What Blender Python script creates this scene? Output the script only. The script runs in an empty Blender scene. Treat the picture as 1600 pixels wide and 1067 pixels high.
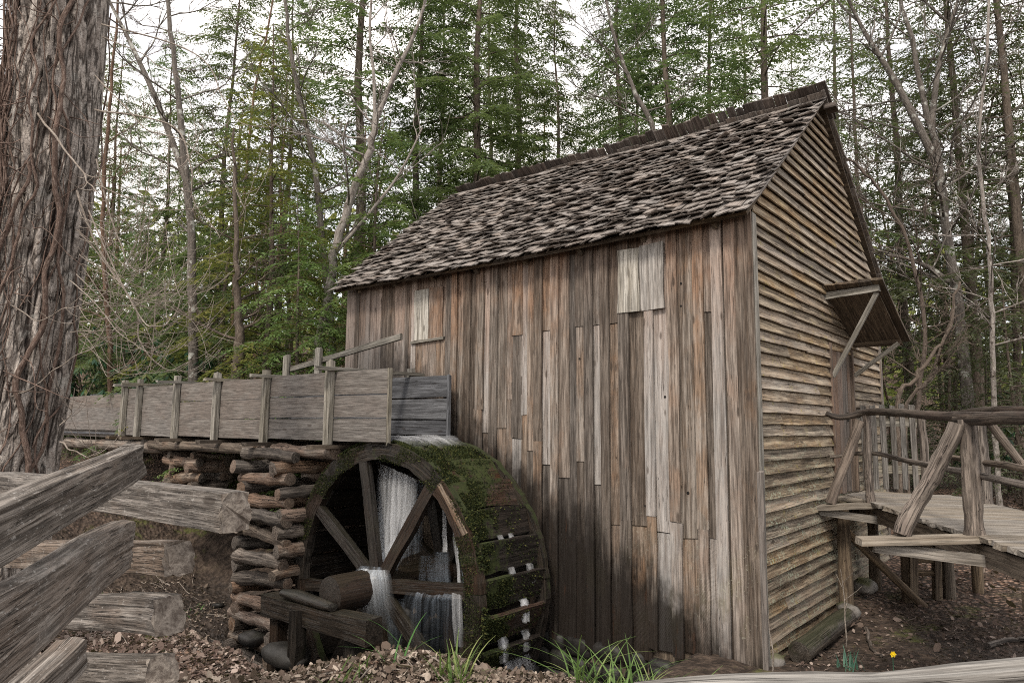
import bpy, math, random
import numpy as np
from mathutils import Matrix, Vector

S = bpy.context.scene
COL = S.collection
rng = np.random.default_rng(7)
random.seed(7)

# ------------------------------------------------------------------ camera, world, sun, exposure
F, PITCH, ROLL, YAW = 1091.5, 0.118, 0.009, 0.868
CAM = np.array([2.61, -6.725, 2.251])
FW = np.array([-math.cos(YAW) * math.cos(PITCH), math.sin(YAW) * math.cos(PITCH), math.sin(PITCH)])
RT = np.cross(FW, [0, 0, 1]); RT /= np.linalg.norm(RT)
UP = np.cross(RT, FW)
RT, UP = RT * math.cos(ROLL) + UP * math.sin(ROLL), -RT * math.sin(ROLL) + UP * math.cos(ROLL)
cd = bpy.data.cameras.new('camera')
cam = bpy.data.objects.new('camera', cd)
COL.objects.link(cam)
cam.matrix_world = Matrix(((RT[0], UP[0], -FW[0], CAM[0]), (RT[1], UP[1], -FW[1], CAM[1]),
                           (RT[2], UP[2], -FW[2], CAM[2]), (0, 0, 0, 1)))
cd.sensor_width = 36
cd.lens = 36 * F / 1600
cd.clip_end = 1000
S.camera = cam

SUN_EL, SUN_AZ = math.radians(48), math.radians(-72)     # azimuth of the sun measured from +X towards +Y
w = bpy.data.worlds.new('World'); S.world = w; w.use_nodes = True
wn, wl = w.node_tree.nodes, w.node_tree.links
bg = wn['Background']
sky = wn.new('ShaderNodeTexSky'); sky.sky_type = 'NISHITA'; sky.sun_disc = False
sky.sun_elevation = SUN_EL; sky.sun_rotation = math.pi / 2 - SUN_AZ
sky.air_density = 1.0; sky.dust_density = 2.0
tc = wn.new('ShaderNodeTexCoord')
mp = wn.new('ShaderNodeMapping'); mp.inputs['Scale'].default_value = (1, 1, 2.2)
ns = wn.new('ShaderNodeTexNoise'); ns.inputs['Scale'].default_value = 2.6; ns.inputs['Detail'].default_value = 6
rp = wn.new('ShaderNodeValToRGB')
rp.color_ramp.elements[0].position = .36; rp.color_ramp.elements[0].color = (.5, .5, .5, 1)
rp.color_ramp.elements[1].position = .62; rp.color_ramp.elements[1].color = (.97, .97, .97, 1)
mx = wn.new('ShaderNodeMix'); mx.data_type = 'RGBA'
mx.inputs['B'].default_value = (9.8, 9.2, 8.6, 1)         # the overcast
wl.new(tc.outputs['Generated'], mp.inputs['Vector']); wl.new(mp.outputs[0], ns.inputs['Vector'])
wl.new(ns.outputs['Fac'], rp.inputs[0]); wl.new(rp.outputs[0], mx.inputs['Factor'])
wl.new(sky.outputs[0], mx.inputs['A']); wl.new(mx.outputs['Result'], bg.inputs['Color'])
bg.inputs['Strength'].default_value = 0.1

sd = bpy.data.lights.new('sun', 'SUN'); sd.energy = 1.5; sd.angle = math.radians(11); sd.color = (1, .91, .79)
so = bpy.data.objects.new('sun', sd); COL.objects.link(so)
so.rotation_euler = Vector((-math.cos(SUN_EL) * math.cos(SUN_AZ), -math.cos(SUN_EL) * math.sin(SUN_AZ),
                            -math.sin(SUN_EL))).to_track_quat('-Z', 'Y').to_euler()
so.location = (0, 0, 30)
S.view_settings.view_transform = 'Standard'; S.view_settings.look = 'None'
S.view_settings.gamma = 1; S.view_settings.use_curve_mapping = False
S.view_settings.exposure = 1.12
S.cycles.max_bounces = 6; S.cycles.transparent_max_bounces = 16
S.cycles.use_denoising = False; S.cycles.filter_width = 1.05

# ------------------------------------------------------------------ numbers
def at(x, y, X=None, Y=None, Z=None, D=None):
    """the place in the scene, on a plane or at a depth in metres, seen at a point of the 1600 px photograph"""
    r = FW + RT * (x - 800) / F + UP * (533.5 - y) / F
    t = ((X - CAM[0]) / r[0] if X is not None else (Y - CAM[1]) / r[1] if Y is not None
         else (Z - CAM[2]) / r[2] if Z is not None else D)
    return CAM + r * t
V = lambda *a: np.array(a, float)
def unit(v):
    v = np.asarray(v, float); return v / (np.linalg.norm(v) + 1e-12)
def sm(t):
    t = np.clip(t, 0, 1); return t * t * (3 - 2 * t)
def _hash(ix, iy, iz):
    n = (ix * 374761393 + iy * 668265263 + iz * 1274126177) & 0x7fffffff
    n = ((n ^ (n >> 13)) * 1103515245 + 12345) & 0x7fffffff
    n = ((n ^ (n >> 16)) * 69069 + 1) & 0x7fffffff
    return (n & 0xffff) / 32767.5 - 1
def vnoise(P):
    """value noise of an (N,3) array, -1..1"""
    P = np.atleast_2d(np.asarray(P, float)); I = np.floor(P).astype(np.int64); f = P - I; f = f * f * (3 - 2 * f)
    r = 0
    for a in (0, 1):
        for b in (0, 1):
            for c in (0, 1):
                wgt = (f[:, 0] if a else 1 - f[:, 0]) * (f[:, 1] if b else 1 - f[:, 1]) * (f[:, 2] if c else 1 - f[:, 2])
                r = r + wgt * _hash(I[:, 0] + a, I[:, 1] + b, I[:, 2] + c)
    return r
def fbm(P, o=3):
    r, a = 0, 1.0
    for i in range(o):
        r = r + a * vnoise(np.asarray(P, float) * 2 ** i + 17 * i); a *= .5
    return r

# ------------------------------------------------------------------ objects
WL = {}
def tag(o, label=None, cat=None, group=None, kind=None):
    for k, v in (('label', label), ('category', cat), ('group', group), ('kind', kind)):
        if v: o[k] = v
    return o
def empty(name, loc, label, cat, group=None):
    o = bpy.data.objects.new(name, None); COL.objects.link(o); o.location = tuple(loc); o.empty_display_size = .3
    WL[o.name] = np.array(loc, float)
    return tag(o, label, cat, group)
class MB:
    """collects planks, tubes, cards and rocks; build() links them as one mesh object"""
    def __init__(s): s.v, s.f, s.g, s.r, s.n, s.sm = [], [], [], [], 0, []
    def add(s, v, f, g=None, r=None, smooth=False):
        v = np.asarray(v, float).reshape(-1, 3)
        f = np.asarray(f) + s.n if isinstance(f, np.ndarray) else [tuple(i + s.n for i in q) for q in f]
        s.v.append(v); s.f.append(f); s.n += len(v)
        s.g.append(v if g is None else np.asarray(g, float))
        if r is None: r = rng.random()
        s.r.append(np.full(len(v), r) if np.isscalar(r) else np.asarray(r))
        s.sm.append(smooth)
        return s
    def plank(s, p0, p1, wd, W, T, n=3, jit=.004, W1=None, endj=.01, bow=0):
        """a board from p0 to p1; wd = its width direction; p0, p1 are the middle of the board"""
        p0, p1 = np.asarray(p0, float), np.asarray(p1, float)
        ax = p1 - p0; L = np.linalg.norm(ax); ax = ax / L
        wd = unit(np.asarray(wd, float) - ax * np.dot(wd, ax)); td = np.cross(ax, wd)
        W1 = W if W1 is None else W1
        vs, gs = [], []; off = rng.random(3) * 50
        q = [(-1, -1), (1, -1), (1, 1), (-1, 1)]
        je = rng.normal(0, jit, (n + 1, 2)); jt = rng.normal(0, jit * .4, n + 1)
        for i in range(n + 1):
            t = i / n; wh = (W + (W1 - W) * t) / 2
            c = p0 + ax * L * t + td * (bow * math.sin(math.pi * t) + jt[i])
            for a, b in q:
                e = rng.normal(0, endj) if i in (0, n) else 0
                u = a * (wh + je[i, 0 if a < 0 else 1]); tt = b * T / 2
                vs.append(c + wd * u + td * tt + ax * e); gs.append((L * t + off[0], u + off[1], tt + off[2]))
        fs = [(0, 3, 2, 1), (4 * n, 4 * n + 1, 4 * n + 2, 4 * n + 3)]
        for i in range(n):
            for k in range(4):
                a, b = 4 * i + k, 4 * i + (k + 1) % 4
                fs.append((a, b, b + 4, a + 4))
        return s.add(vs, fs, gs)
    def tube(s, path, rad, sides=8, rough=0., cap=True, freq=6., flat=1., smooth=True):
        P = np.asarray(path, float); n = len(P); R = np.broadcast_to(np.asarray(rad, float), (n,))
        T = np.gradient(P, axis=0); T /= np.linalg.norm(T, axis=1)[:, None] + 1e-12
        ref = V(0, 0, 1) if abs(T[0, 2]) < .9 else V(1, 0, 0)
        A = unit(np.cross(T[0], ref)); vs = np.zeros((n, sides, 3)); g = np.zeros((n, sides, 3))
        th = np.linspace(0, 2 * math.pi, sides, endpoint=False); off = rng.random(3) * 50
        L = np.concatenate([[0], np.cumsum(np.linalg.norm(np.diff(P, axis=0), axis=1))])
        for i in range(n):
            A = unit(A - T[i] * np.dot(A, T[i])); B = np.cross(T[i], A)
            c, d = np.cos(th), np.sin(th) * flat
            vs[i] = P[i] + R[i] * (c[:, None] * A + d[:, None] * B)
            g[i] = np.stack([np.full(sides, L[i]), c * R[i], np.sin(th) * R[i]], 1) + off
        if rough:
            nz = fbm((g * [freq * .35, freq * 1.6, freq * 1.6]).reshape(-1, 3)).reshape(n, sides)
            vs += (vs - P[:, None]) * (nz * rough)[:, :, None]
        ii, kk = np.meshgrid(np.arange(n - 1), np.arange(sides), indexing='ij')
        a = ii * sides + kk; b = ii * sides + (kk + 1) % sides
        fs = np.stack([a, b, b + sides, a + sides], -1).reshape(-1, 4)
        s.add(vs.reshape(-1, 3), fs, g.reshape(-1, 3), smooth=smooth)
        if cap:
            for i, rev in ((0, True), (n - 1, False)):
                c = P[i] + T[i] * R[i] * (.12 if i else -.12)
                ring = vs[i] + rng.normal(0, R[i] * .05, (sides, 3)) * 0
                vv = np.vstack([ring, c]); gg = np.vstack([g[i] * [.2, 1, 1], g[i].mean(0)]) + [30, 0, 0]
                s.add(vv, [((k + 1) % sides, k, sides) if rev else (k, (k + 1) % sides, sides) for k in range(sides)], gg)
        return s
    def cards(s, P, A, B, r=None):
        """N rhombus leaves: base P, long axis A, half width B"""
        n = len(P); v = np.stack([P, P + A * .45 + B, P + A, P + A * .45 - B], 1).reshape(-1, 3)
        f = np.arange(4 * n).reshape(-1, 4)
        r = rng.random(n) if r is None else r
        return s.add(v, f, r=np.repeat(r, 4))
    def rock(s, c, sz, sub=2, amp=.25, pw=.85):
        import bmesh
        bm = bmesh.new(); bmesh.ops.create_icosphere(bm, subdivisions=sub, radius=1)
        v = np.array([x.co[:] for x in bm.verts]); f = np.array([[x.index for x in q.verts] for q in bm.faces]); bm.free()
        v = v * (1 + amp * fbm(v * 1.3 + rng.random(3) * 40)[:, None]); v = np.sign(v) * np.abs(v) ** pw
        return s.add(v * sz + c, f, smooth=pw > .7)
    def mesh(s, name, loc):
        v = np.vstack(s.v) - loc; me = bpy.data.meshes.new(name)
        if all(isinstance(f, np.ndarray) for f in s.f) and len({f.shape[1] for f in s.f}) == 1:
            f = np.vstack(s.f); k = f.shape[1]
            me.vertices.add(len(v)); me.vertices.foreach_set('co', v.astype(np.float32).ravel())
            me.loops.add(f.size); me.loops.foreach_set('vertex_index', f.astype(np.int32).ravel())
            me.polygons.add(len(f)); me.polygons.foreach_set('loop_start', np.arange(0, f.size, k, dtype=np.int32))
            me.polygons.foreach_set('loop_total', np.full(len(f), k, dtype=np.int32))
            me.update(calc_edges=True); me.validate()
        else:
            fl = []
            for f in s.f: fl += f.tolist() if isinstance(f, np.ndarray) else f
            me.from_pydata(v.tolist(), [], fl)
        nf = [len(f) for f in s.f]
        if any(s.sm): me.polygons.foreach_set('use_smooth', np.repeat(np.array(s.sm, bool), nf))
        a = me.attributes.new('gco', 'FLOAT_VECTOR', 'POINT'); a.data.foreach_set('vector', np.vstack(s.g).astype(np.float32).ravel())
        a = me.attributes.new('rnd', 'FLOAT', 'POINT'); a.data.foreach_set('value', np.concatenate(s.r).astype(np.float32))
        return me
    def build(s, name, mat, parent=None, loc=None, label=None, cat=None, group=None, kind=None):
        if loc is None:
            v = np.vstack(s.v); loc = (v.min(0) + v.max(0)) / 2
        loc = np.asarray(loc, float); me = s.mesh(name, loc); me.materials.append(mat)
        o = bpy.data.objects.new(name, me); COL.objects.link(o)
        WL[o.name] = loc
        if parent is not None:
            o.parent = parent; o.location = tuple(loc - WL[parent.name])
        else: o.location = tuple(loc)
        return tag(o, label, cat, group, kind)
def copy_tree(o, parent=None):
    c = o.copy(); COL.objects.link(c)
    if parent is not None: c.parent = parent
    for ch in o.children: copy_tree(ch, c)
    return c
def bend(a, b, n=8, amp=.05, seed=None, sag=0.):
    """an uneven line from a to b"""
    a, b = np.asarray(a, float), np.asarray(b, float); t = np.linspace(0, 1, n)[:, None]
    P = a + (b - a) * t; o = rng.random(3) * 90 if seed is None else V(seed, seed * 2, 1)
    W = np.stack([vnoise(np.c_[t[:, 0] * 2 + o[k], np.full(n, o[k]), np.zeros(n)]) for k in range(3)], 1)
    P += W * amp * np.sin(np.pi * t) ** .5; P[:, 2] -= sag * np.sin(np.pi * t[:, 0])
    return P
def smooth_path(pts, n=24):
    P = np.asarray(pts, float); m = len(P)
    t = np.linspace(0, m - 1, n); out = []
    for x in t:
        i = min(int(x), m - 2); u = x - i
        p0, p1, p2, p3 = P[max(i - 1, 0)], P[i], P[i + 1], P[min(i + 2, m - 1)]
        out.append(.5 * (2 * p1 + (p2 - p0) * u + (2 * p0 - 5 * p1 + 4 * p2 - p3) * u * u + (3 * p1 - p0 - 3 * p2 + p3) * u ** 3))
    return np.array(out)

# ------------------------------------------------------------------ materials
class NT:
    def __init__(s, name):
        s.m = bpy.data.materials.new(name); s.m.use_nodes = True; s.t = s.m.node_tree; s.t.nodes.clear()
        s.out = s.t.nodes.new('ShaderNodeOutputMaterial')
    def node(s, typ, _set=None, **inp):
        n = s.t.nodes.new(typ)
        for k, v in (_set or {}).items(): setattr(n, k, v)
        for k, v in inp.items(): s.put(n.inputs[int(k[1:])] if k[0] == '_' else n.inputs[k.replace('_', ' ')], v)
        return n
    def put(s, sock, v):
        if hasattr(v, 'is_output'): s.t.links.new(v, sock)
        elif isinstance(v, (tuple, list)): sock.default_value = (*v, 1) if (len(v) == 3 and sock.type == 'RGBA') else v
        else: sock.default_value = v
    def math(s, op, a, b=0., c=None, clamp=False):
        n = s.node('ShaderNodeMath', {'operation': op, 'use_clamp': clamp}, _0=a, _1=b)
        if c is not None: s.put(n.inputs[2], c)
        return n.outputs[0]
    def vm(s, op, a, b):
        return s.node('ShaderNodeVectorMath', {'operation': op}, _0=a, _1=b).outputs[0]
    def mix(s, f, a, b, blend='MIX'):
        n = s.node('ShaderNodeMix', {'data_type': 'RGBA', 'blend_type': blend})
        s.put(n.inputs['Factor'], f); s.put(n.inputs['A'], a); s.put(n.inputs['B'], b)
        return n.outputs['Result']
    def noise(s, vec, scale, detail=4, rough=.6, dist=0.):
        return s.node('ShaderNodeTexNoise', None, Vector=vec, Scale=scale, Detail=detail, Roughness=rough, Distortion=dist).outputs['Fac']
    def ramp(s, f, a, b):
        """0 at a, 1 at b"""
        n = s.node('ShaderNodeMapRange', {'clamp': True, 'interpolation_type': 'SMOOTHSTEP'}, Value=f)
        n.inputs['From Min'].default_value = a; n.inputs['From Max'].default_value = b
        return n.outputs[0]
    def attr(s, name): return s.node('ShaderNodeAttribute', {'attribute_name': name})
    def pos(s):
        p = s.node('ShaderNodeNewGeometry'); return p
    def xyz(s, v): return s.node('ShaderNodeSeparateXYZ', None, Vector=v).outputs
    def finish(s, color, rough=.85, bump=None, bstr=.5, bdist=.01, spec=.3, subs=0.):
        b = s.node('ShaderNodeBsdfPrincipled', None, Base_Color=color, Roughness=rough)
        b.inputs['Specular IOR Level'].default_value = spec
        if bump is not None:
            n = s.node('ShaderNodeBump', None, Height=bump, Strength=bstr, Distance=bdist); s.t.links.new(n.outputs[0], b.inputs['Normal'])
        s.t.links.new(b.outputs[0], s.out.inputs[0]); return s.m

def wood(name, dark, mid, light, warm=None, gs=1., bstr=.6, saw=0., extra=None, var=.5, rough=.85, cracks=1., tones=0.):
    """weathered timber: the grain runs along gco.x, every piece has its own tone"""
    n = NT(name)
    g0 = n.attr('gco').outputs['Vector']; rnd = n.attr('rnd').outputs['Fac']
    oi = n.node('ShaderNodeObjectInfo').outputs['Random']
    rr = n.math('FRACT', n.math('ADD', n.math('MULTIPLY', rnd, 7.31), oi))
    g = n.vm('ADD', g0, n.node('ShaderNodeCombineXYZ', None, X=n.math('MULTIPLY', oi, 37.), Y=n.math('MULTIPLY', oi, 11.), Z=0.).outputs[0])
    s1 = n.noise(n.vm('MULTIPLY', g, (1.3 * gs, 27 * gs, 27 * gs)), 1, 5, .68, .12)
    s2 = n.noise(n.vm('MULTIPLY', g, (3.5 * gs, 70 * gs, 70 * gs)), 1, 3, .6)
    s3 = n.noise(n.vm('MULTIPLY', g, (2.2 * gs, 3.5 * gs, 3.5 * gs)), 1, 4, .65)
    c = n.mix(n.ramp(s1, .36, .66), dark, light)
    c = n.mix(.36, c, mid)
    if warm: c = n.mix(n.math('MULTIPLY', n.ramp(n.math('ADD', s3, n.math('MULTIPLY', n.math('SUBTRACT', rr, .5), .35)), .42, .68), .75), c, warm)
    c = n.mix(n.math('MULTIPLY', n.ramp(s2, .56, .40), .7), c, n.mix(.6, c, (0, 0, 0)))
    # tone of the piece
    if tones:
        c = n.mix(n.math('MULTIPLY', n.ramp(rr, .0, .28), .0), c, c)
        c = n.mix(n.math('MULTIPLY', n.ramp(rr, .34, .22), tones), c, n.mix(1, c, (.5, .43, .38), 'MULTIPLY'))
        c = n.mix(n.math('MULTIPLY', n.math('MULTIPLY', n.ramp(rr, .34, .4), n.ramp(rr, .62, .56)), tones), c, n.mix(1, c, (1.05, .9, .78), 'MULTIPLY'))
        c = n.mix(n.math('MULTIPLY', n.ramp(rr, .7, .78), tones), c, n.mix(n.ramp(s1, .3, .62), (.13, .125, .122), (.37, .365, .36)))
    k = n.math('MULTIPLY_ADD', n.math('SUBTRACT', rr, .5), var, n.math('MULTIPLY_ADD', n.math('SUBTRACT', s3, .5), .9, 1.))
    hsv = n.node('ShaderNodeHueSaturation', None, Color=c, Value=k, Saturation=n.math('MULTIPLY_ADD', n.math('FRACT', n.math('MULTIPLY', rr, 5.7)), .5, .75))
    c = hsv.outputs[0]
    h = n.math('ADD', n.math('MULTIPLY', s1, .7), n.math('MULTIPLY', s2, .35))
    if cracks:
        ck = n.noise(n.vm('MULTIPLY', g, (.9 * gs, 40 * gs, 40 * gs)), 1, 2, .5, .8)
        ckm = n.math('MULTIPLY', n.ramp(n.math('ABSOLUTE', n.math('SUBTRACT', ck, .5)), .018, .0), n.ramp(s3, .42, .6))
        c = n.mix(n.math('MULTIPLY', ckm, .8 * cracks), c, (.012, .009, .007))
        h = n.math('SUBTRACT', h, n.math('MULTIPLY', ckm, 1.2))
        kn = n.node('ShaderNodeTexVoronoi', None, Vector=n.vm('MULTIPLY', g, (2.1, 6.5, 6.5)), Scale=1., Randomness=1.).outputs['Distance']
        kf = n.ramp(kn, .14, .07)
        c = n.mix(n.math('MULTIPLY', kf, .75), c, n.mix(.5, dark, (.02, .012, .008)))
    if saw:
        wv = n.node('ShaderNodeTexWave', {'wave_type': 'RINGS', 'rings_direction': 'Z'}, Vector=n.vm('ADD', g0, (0, -25.6, 0)), Scale=26., Distortion=.7, Detail=1.)
        wf = n.math('MULTIPLY', n.ramp(n.math('FRACT', n.math('MULTIPLY', rr, 3.3)), .45, .6), n.ramp(n.noise(g, 2.2, 2), .4, .62))
        h = n.math('ADD', h, n.math('MULTIPLY', n.math('MULTIPLY', wv.outputs['Fac'], wf), saw))
        c = n.mix(n.math('MULTIPLY', n.math('MULTIPLY', wf, wv.outputs['Fac']), .15), c, n.mix(.5, c, light))
    r = rough
    if extra: c, r = extra(n, c, s1, s3, rr)
    return n.finish(c, r, h, bstr, .012)

def wall_extra(n, c, s1, s3, rr):
    p = n.pos(); x, y, z = n.xyz(p.outputs['Position'])
    st = n.noise(n.vm('MULTIPLY', p.outputs['Position'], (9, 9, .9)), 1, 4, .6)
    st2 = n.noise(n.vm('MULTIPLY', p.outputs['Position'], (3, 3, 2.2)), 1, 4, .65)
    # unweathered red-brown wood under the eaves
    up = n.ramp(n.math('ADD', z, n.math('MULTIPLY_ADD', st, 1.6, n.math('MULTIPLY', rr, .9))), 4.3, 5.6)
    c = n.mix(n.math('MULTIPLY', up, .6), c, n.mix(1, c, (1.07, .83, .70), 'MULTIPLY'))
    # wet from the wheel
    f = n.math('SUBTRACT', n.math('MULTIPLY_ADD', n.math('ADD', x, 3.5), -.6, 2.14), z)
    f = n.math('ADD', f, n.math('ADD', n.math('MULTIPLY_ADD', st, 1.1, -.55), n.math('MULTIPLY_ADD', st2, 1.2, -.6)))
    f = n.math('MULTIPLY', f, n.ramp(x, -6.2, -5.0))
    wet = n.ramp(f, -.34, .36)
    # mildew and lichen low on the wall
    lo = n.math('MULTIPLY', n.ramp(z, 1.5, .1), n.ramp(st2, .5, .68))
    c = n.mix(n.math('MULTIPLY', lo, .5), c, (.13, .115, .045))
    sp = n.math('MULTIPLY', n.ramp(n.noise(p.outputs['Position'], 38, 2), .6, .68), n.math('MULTIPLY', n.ramp(z, 1.7, .7), n.ramp(st2, .42, .6)))
    c = n.mix(n.math('MULTIPLY', sp, .55), c, (.33, .32, .26))
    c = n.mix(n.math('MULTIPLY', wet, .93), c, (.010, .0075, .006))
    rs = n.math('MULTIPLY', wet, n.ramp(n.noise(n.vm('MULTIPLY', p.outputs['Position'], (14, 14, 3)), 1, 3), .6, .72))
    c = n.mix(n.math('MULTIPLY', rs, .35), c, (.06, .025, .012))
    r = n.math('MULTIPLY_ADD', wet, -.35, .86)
    return c, r
def gable_extra(n, c, s1, s3, rr):
    p = n.pos(); x, y, z = n.xyz(p.outputs['Position'])
    b = n.noise(n.vm('MULTIPLY', p.outputs['Position'], (2, 2, 6)), 1, 4, .65)
    lo = n.math('MULTIPLY', n.ramp(z, 2.5, 1.3), .8)
    sp = n.math('MULTIPLY', n.ramp(n.noise(p.outputs['Position'], 30, 3, .7), .5, .62), n.ramp(b, .42, .6))
    c = n.mix(n.math('MULTIPLY', sp, lo), c, n.mix(n.noise(p.outputs['Position'], 4), (.36, .36, .24), (.28, .36, .31)))
    ye = n.math('MULTIPLY', n.ramp(n.noise(p.outputs['Position'], 5, 3), .6, .7), n.ramp(n.noise(p.outputs['Position'], 40, 2), .45, .6))
    c = n.mix(n.math('MULTIPLY', ye, .5), c, (.28, .24, .05))
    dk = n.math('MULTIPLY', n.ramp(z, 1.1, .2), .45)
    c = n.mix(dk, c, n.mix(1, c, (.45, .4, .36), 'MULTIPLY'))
    return c, .88
def mossy_extra(n, c, s1, s3, rr, amt=1.):
    p = n.pos(); nz = n.xyz(p.outputs['Normal'])[2]
    m = n.math('ADD', n.math('MULTIPLY', nz, .28), n.noise(p.outputs['Position'], 3.2, 5, .7))
    m = n.math('MULTIPLY', n.ramp(m, .55, .72), amt)
    mc = n.mix(n.noise(p.outputs['Position'], 25, 3), (.010, .015, .004), (.034, .041, .012))
    return n.mix(m, c, mc), n.math('MULTIPLY_ADD', m, .45, .45)

M = {}
M['black'] = wood('shade_and_knot_wood', (.003, .0025, .002), (.006, .005, .004), (.014, .011, .009), rough=.4)  # wet sole with the wheel's inner shade put into its colour; knots share it
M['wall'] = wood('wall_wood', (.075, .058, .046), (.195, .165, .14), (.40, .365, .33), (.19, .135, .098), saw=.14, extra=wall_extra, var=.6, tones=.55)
M['batten'] = M['wall']
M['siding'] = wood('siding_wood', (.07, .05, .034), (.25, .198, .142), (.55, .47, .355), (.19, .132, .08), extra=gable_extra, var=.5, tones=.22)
M['shingle'] = wood('shingle_wood', (.075, .063, .056), (.22, .195, .178), (.42, .388, .36), (.17, .142, .124), gs=1.2, var=.4, bstr=.5, cracks=.6, tones=.12)
M['ridge'] = wood('ridge_wood', (.035, .027, .023), (.085, .068, .06), (.18, .155, .14), var=.7, gs=1.4)
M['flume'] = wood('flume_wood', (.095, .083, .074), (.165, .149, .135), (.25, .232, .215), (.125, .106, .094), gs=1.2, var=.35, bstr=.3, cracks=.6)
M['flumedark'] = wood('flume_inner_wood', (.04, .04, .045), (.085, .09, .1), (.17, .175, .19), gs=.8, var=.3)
M['pale'] = wood('pale_board_wood', (.2, .18, .15), (.38, .36, .32), (.55, .53, .49), gs=.8, var=.2)
M['shutter2'] = wood('shutter_wood', (.17, .145, .125), (.33, .3, .268), (.48, .45, .415), var=.1)
M['picket'] = wood('picket_wood', (.06, .055, .05), (.13, .12, .11), (.22, .21, .195), var=.3)
M['door'] = wood('door_wood', (.05, .038, .03), (.13, .1, .08), (.22, .175, .145), (.14, .09, .065), var=.3)
M['post'] = wood('post_wood', (.1, .09, .07), (.22, .2, .165), (.36, .34, .3), var=.4)
def rail_extra(n, c, s1, s3, rr):
    g = n.attr('gco').outputs['Vector']
    sp = n.math('MULTIPLY', n.ramp(n.noise(n.vm('MULTIPLY', g, (45, 110, 110)), 1, 3, .7), .58, .68), n.ramp(n.noise(g, 7, 4, .7), .4, .58))
    c = n.mix(n.math('MULTIPLY', sp, .6), c, (.4, .385, .365))
    dk = n.ramp(n.noise(n.vm('MULTIPLY', g, (3, 9, 9)), 1, 5, .7), .56, .70)
    return n.mix(n.math('MULTIPLY', dk, .6), c, (.03, .025, .021)), .88
M['fence'] = wood('rail_wood', (.03, .024, .019), (.135, .112, .094), (.37, .333, .298), (.12, .088, .066), gs=1.7, extra=rail_extra, var=.35, bstr=1., cracks=1.)
M['greyrail'] = wood('grey_rail_wood', (.07, .063, .057), (.19, .178, .162), (.36, .345, .32), gs=.8, var=.2, bstr=.9)
M['deck'] = wood('deck_wood', (.12, .1, .08), (.24, .21, .175), (.34, .31, .27), var=.2, bstr=.25, cracks=.4)
M['beam'] = wood('beam_wood', (.04, .028, .02), (.1, .075, .052), (.18, .14, .1), var=.5)
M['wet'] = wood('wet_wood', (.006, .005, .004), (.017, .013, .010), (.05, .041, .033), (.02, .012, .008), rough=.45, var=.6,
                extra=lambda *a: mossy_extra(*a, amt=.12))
M['mosswood'] = wood('mossy_wood', (.008, .007, .006), (.02, .016, .012), (.055, .045, .036), (.03, .018, .012), rough=.55, extra=mossy_extra, bstr=.9)
M['fallen'] = wood('fallen_log_wood', (.02, .016, .012), (.06, .048, .038), (.14, .115, .09), gs=.7, bstr=1., extra=lambda *a: mossy_extra(*a, amt=.6))
M['log'] = wood('log_wood', (.03, .022, .017), (.15, .12, .098), (.42, .36, .30), (.15, .095, .065), gs=.8, bstr=1.2, var=.9)
M['bark_log'] = wood('bark_pole_wood', (.03, .024, .02), (.11, .088, .072), (.36, .305, .26), (.12, .095, .08), gs=.9, bstr=1.2, var=.4)
M['dark_pole'] = wood('dark_pole_wood', (.016, .013, .012), (.05, .042, .036), (.17, .14, .115), (.05, .035, .028), gs=.7, bstr=1., var=.3)

def bark(name, a, b, c, sc=1., patch=None, pscale=6., bstr=1.):
    n = NT(name); g = n.attr('gco').outputs['Vector']
    f = n.noise(n.vm('MULTIPLY', g, (2.2 * sc, 9 * sc, 9 * sc)), 1, 6, .7, .6)
    f2 = n.noise(n.vm('MULTIPLY', g, (8 * sc, 26 * sc, 26 * sc)), 1, 3, .6)
    col = n.mix(n.ramp(f, .3, .7), a, b); col = n.mix(n.math('MULTIPLY', n.ramp(f2, .45, .75), .6), col, c)
    if patch:
        pf = n.ramp(n.noise(g, pscale, 4, .65), .56, .63); col = n.mix(pf, col, patch)
    return n.finish(col, .9, n.math('ADD', f, n.math('MULTIPLY', f2, .4)), bstr, .03)
M['bigbark'] = bark('furrowed_bark', (.045, .034, .028), (.27, .22, .185), (.4, .35, .31), 1.3, (.42, .4, .37), 3.)
M['vine'] = bark('vine_bark', (.055, .036, .028), (.19, .13, .105), (.36, .29, .25), 3.)
M['twig'] = bark('pale_twig_bark', (.15, .122, .1), (.34, .295, .255), (.54, .49, .43), 4.)
M['hembark'] = bark('hemlock_bark', (.05, .038, .03), (.135, .106, .085), (.22, .185, .15), 2.)
M['pinebark'] = bark('red_brown_bark', (.06, .036, .024), (.16, .1, .07), (.28, .19, .14), 2.)
M['greybark'] = bark('grey_bark', (.055, .047, .04), (.15, .132, .116), (.24, .22, .2), 2., (.36, .36, .33), 4.)
M['birch'] = bark('pale_birch_bark', (.12, .1, .088), (.32, .29, .265), (.48, .46, .43), 2., (.09, .075, .065), 5.)
M['brownbranch'] = bark('brown_branch_bark', (.06, .045, .036), (.14, .11, .09), (.22, .185, .16), 3.)

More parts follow.
